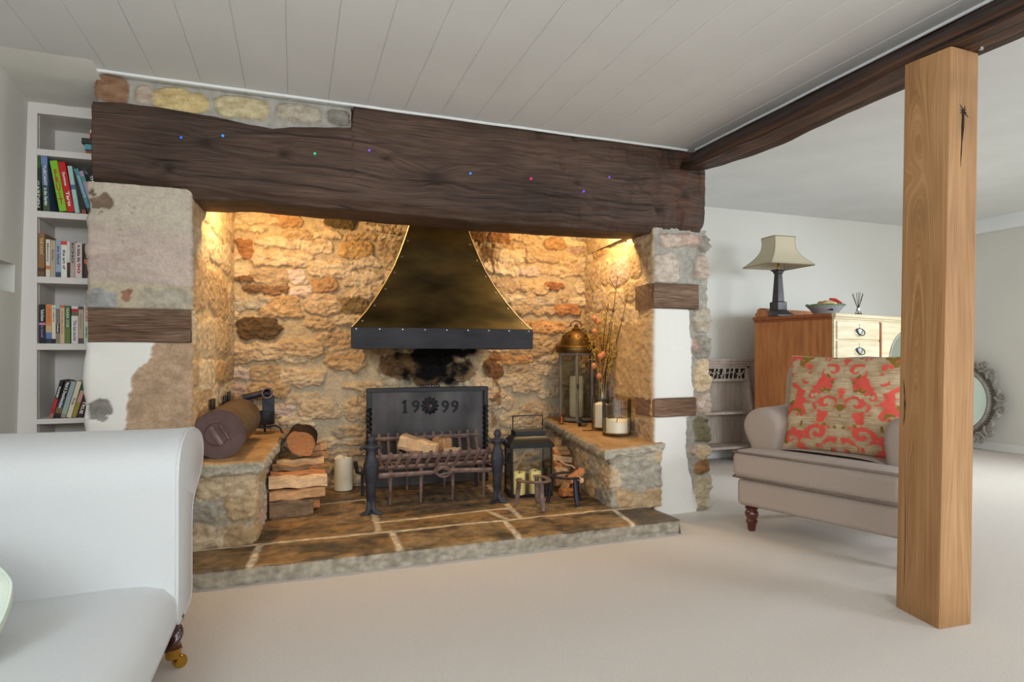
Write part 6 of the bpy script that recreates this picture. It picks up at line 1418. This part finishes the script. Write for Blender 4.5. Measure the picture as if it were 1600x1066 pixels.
def rack():
    x0, x1, yb = 3.42, 4.10, 4.775; root = thing('shelf_rack', 'washed wooden rack with a fretwork top, leaning on the wall beside the stone pier', 'shelf rack', ((x0 + x1) / 2, yb - .1, 0))
    dep = lambda z: .07 + (.94 - z) * .22
    MB().box(x0 + .01, x1 - .01, yb - .018, yb, .09, .88).build('back_board', WASH, root, smooth=0, bevel=.002)
    for x in (x0, x1 - .028): MB().prism([(yb - dep(.05), .0), (yb - dep(.90), .88), (yb, .88), (yb, .0)], lambda a, b, d: (d, a, b), x, x + .028).build('side_panel', WASH, root, smooth=0, bevel=.002)
    for z in (.13, .44): MB().box(x0 - .02, x1 + .005, yb - dep(z) - .02, yb - .01, z, z + .022).build('shelf', WASH, root, smooth=0, bevel=.002)
    mb = MB().box(x0 - .02, x1 + .02, yb - .115, yb, .905, .93); mb.box(x0 - .03, x1 + .03, yb - .13, yb, .93, .955); mb.box(x0 - .01, x1 + .01, yb - .10, yb, .88, .905); mb.build('cornice', WASH, root, smooth=0, bevel=.003)
    y0 = yb - .092; mb = MB().box(x0, x1, y0, y0 + .014, .74, .765); mb.box(x0, x1, y0, y0 + .014, .86, .88); mb.box(x0, x0 + .02, y0, y0 + .014, .74, .88); mb.box(x1 - .02, x1, y0, y0 + .014, .74, .88)
    rg = random.Random(3); xx = x0 + .04
    while xx < x1 - .03:
        d = rg.choice((-1, 1)) * rg.uniform(.01, .035); mb.tube([(xx, y0 + .007, .752), (xx + d * .4, y0 + .007, .80), (xx + d, y0 + .007, .868)], [.010, .006, .011], 4); mb.tube([(xx - .012, y0 + .007, .80 + rg.uniform(-.02, .03)), (xx + .03, y0 + .007, .82 + rg.uniform(-.03, .03))], .007, 4); xx += rg.uniform(.035, .055)
    mb.build('fretwork', WASH, root, smooth=30)
    MB().box(x0 + .02, x1 - .02, y0 + .03, y0 + .036, .74, .88).build('fret_shade_backing', M('fret_shadow_board', lin(60, 50, 44), .9), root, smooth=0)  # dark colour stands in for the shade behind the fretwork's gaps
rack()
def oval_mirror():
    c = px(1496, 630, 6.69); cy, cz = c[1], .50; X = 6.70; root = thing('ornate_mirror', 'oval mirror in a carved grey frame, on the floor against the right wall', 'mirror', (X, cy, 0)); a, b = .47, .485
    tl = lambda y, z, o=0: (X + o * -1 + (z - .5) * .07, y, z)
    el = lambda r1, r2, n=64: [(cy + r1 * math.cos(t), cz + r2 * math.sin(t)) for t in np.linspace(0, 2 * PI, n, endpoint=False)]
    MB().prism(el(.305, .325), lambda p, q, d: tl(p, q, d), .0, .006).build('mirror_glass', MIRROR, root, smooth=30)
    MB().tube([tl(p, q, .010) for p, q in el(.312, .332)], .020, 10, closed=True).build('inner_rim', ORNATE, root, smooth=60)
    mb = MB()
    for p, q in el(.338, .358, 84): mb.rbox(tl(p, q, .014), (.016, .016, .016), .008, 2)
    o = mb.build('beading', ORNATE, root, smooth=60); o['kind'] = 'stuff'
    MB().prism(el(.37, .385), lambda p, q, d: tl(p, q, d), -.008, .004).build('frame_board', M('frame_recess', lin(110, 100, 90), .8), root, smooth=30)
    N_ = 15
    for k in range(N_):
        t = 2 * PI * k / N_; mb = MB(); hand = 1 if k % 2 else -1
        def loc(rad, tan): # along the rim
            e = np.array([math.cos(t), math.sin(t)]); f = np.array([-math.sin(t), math.cos(t)]); p = np.array([cy, cz]) + e * np.array([.355, .37]) + e * rad + f * tan * hand; return p
        s1 = [loc(.02 + .075 * u + .03 * math.sin(u * 6), -.07 + .10 * u) for u in np.linspace(0, 1, 6)]
        c0 = loc(.088, .035); sp_ = [c0 + (.042 - .030 * v) * np.array([math.cos(t + 2.4 * hand - hand * 7.0 * v), math.sin(t + 2.4 * hand - hand * 7.0 * v)]) for v in np.linspace(0, 1, 16)]
        mb.tube([tl(*p, .014) for p in s1], [.012, .020, .024, .022, .018, .014], 8); mb.tube([tl(*p, .018) for p in sp_], list(np.linspace(.018, .009, 16)), 8)
        p = loc(.035, .055); mb.tube([tl(*loc(.01, .02), .012), tl(*p, .016), tl(*loc(.075, .085), .012)], [.012, .018, .008], 8)
        mb.build('carved_scroll', ORNATE, root, smooth=60)
oval_mirror()
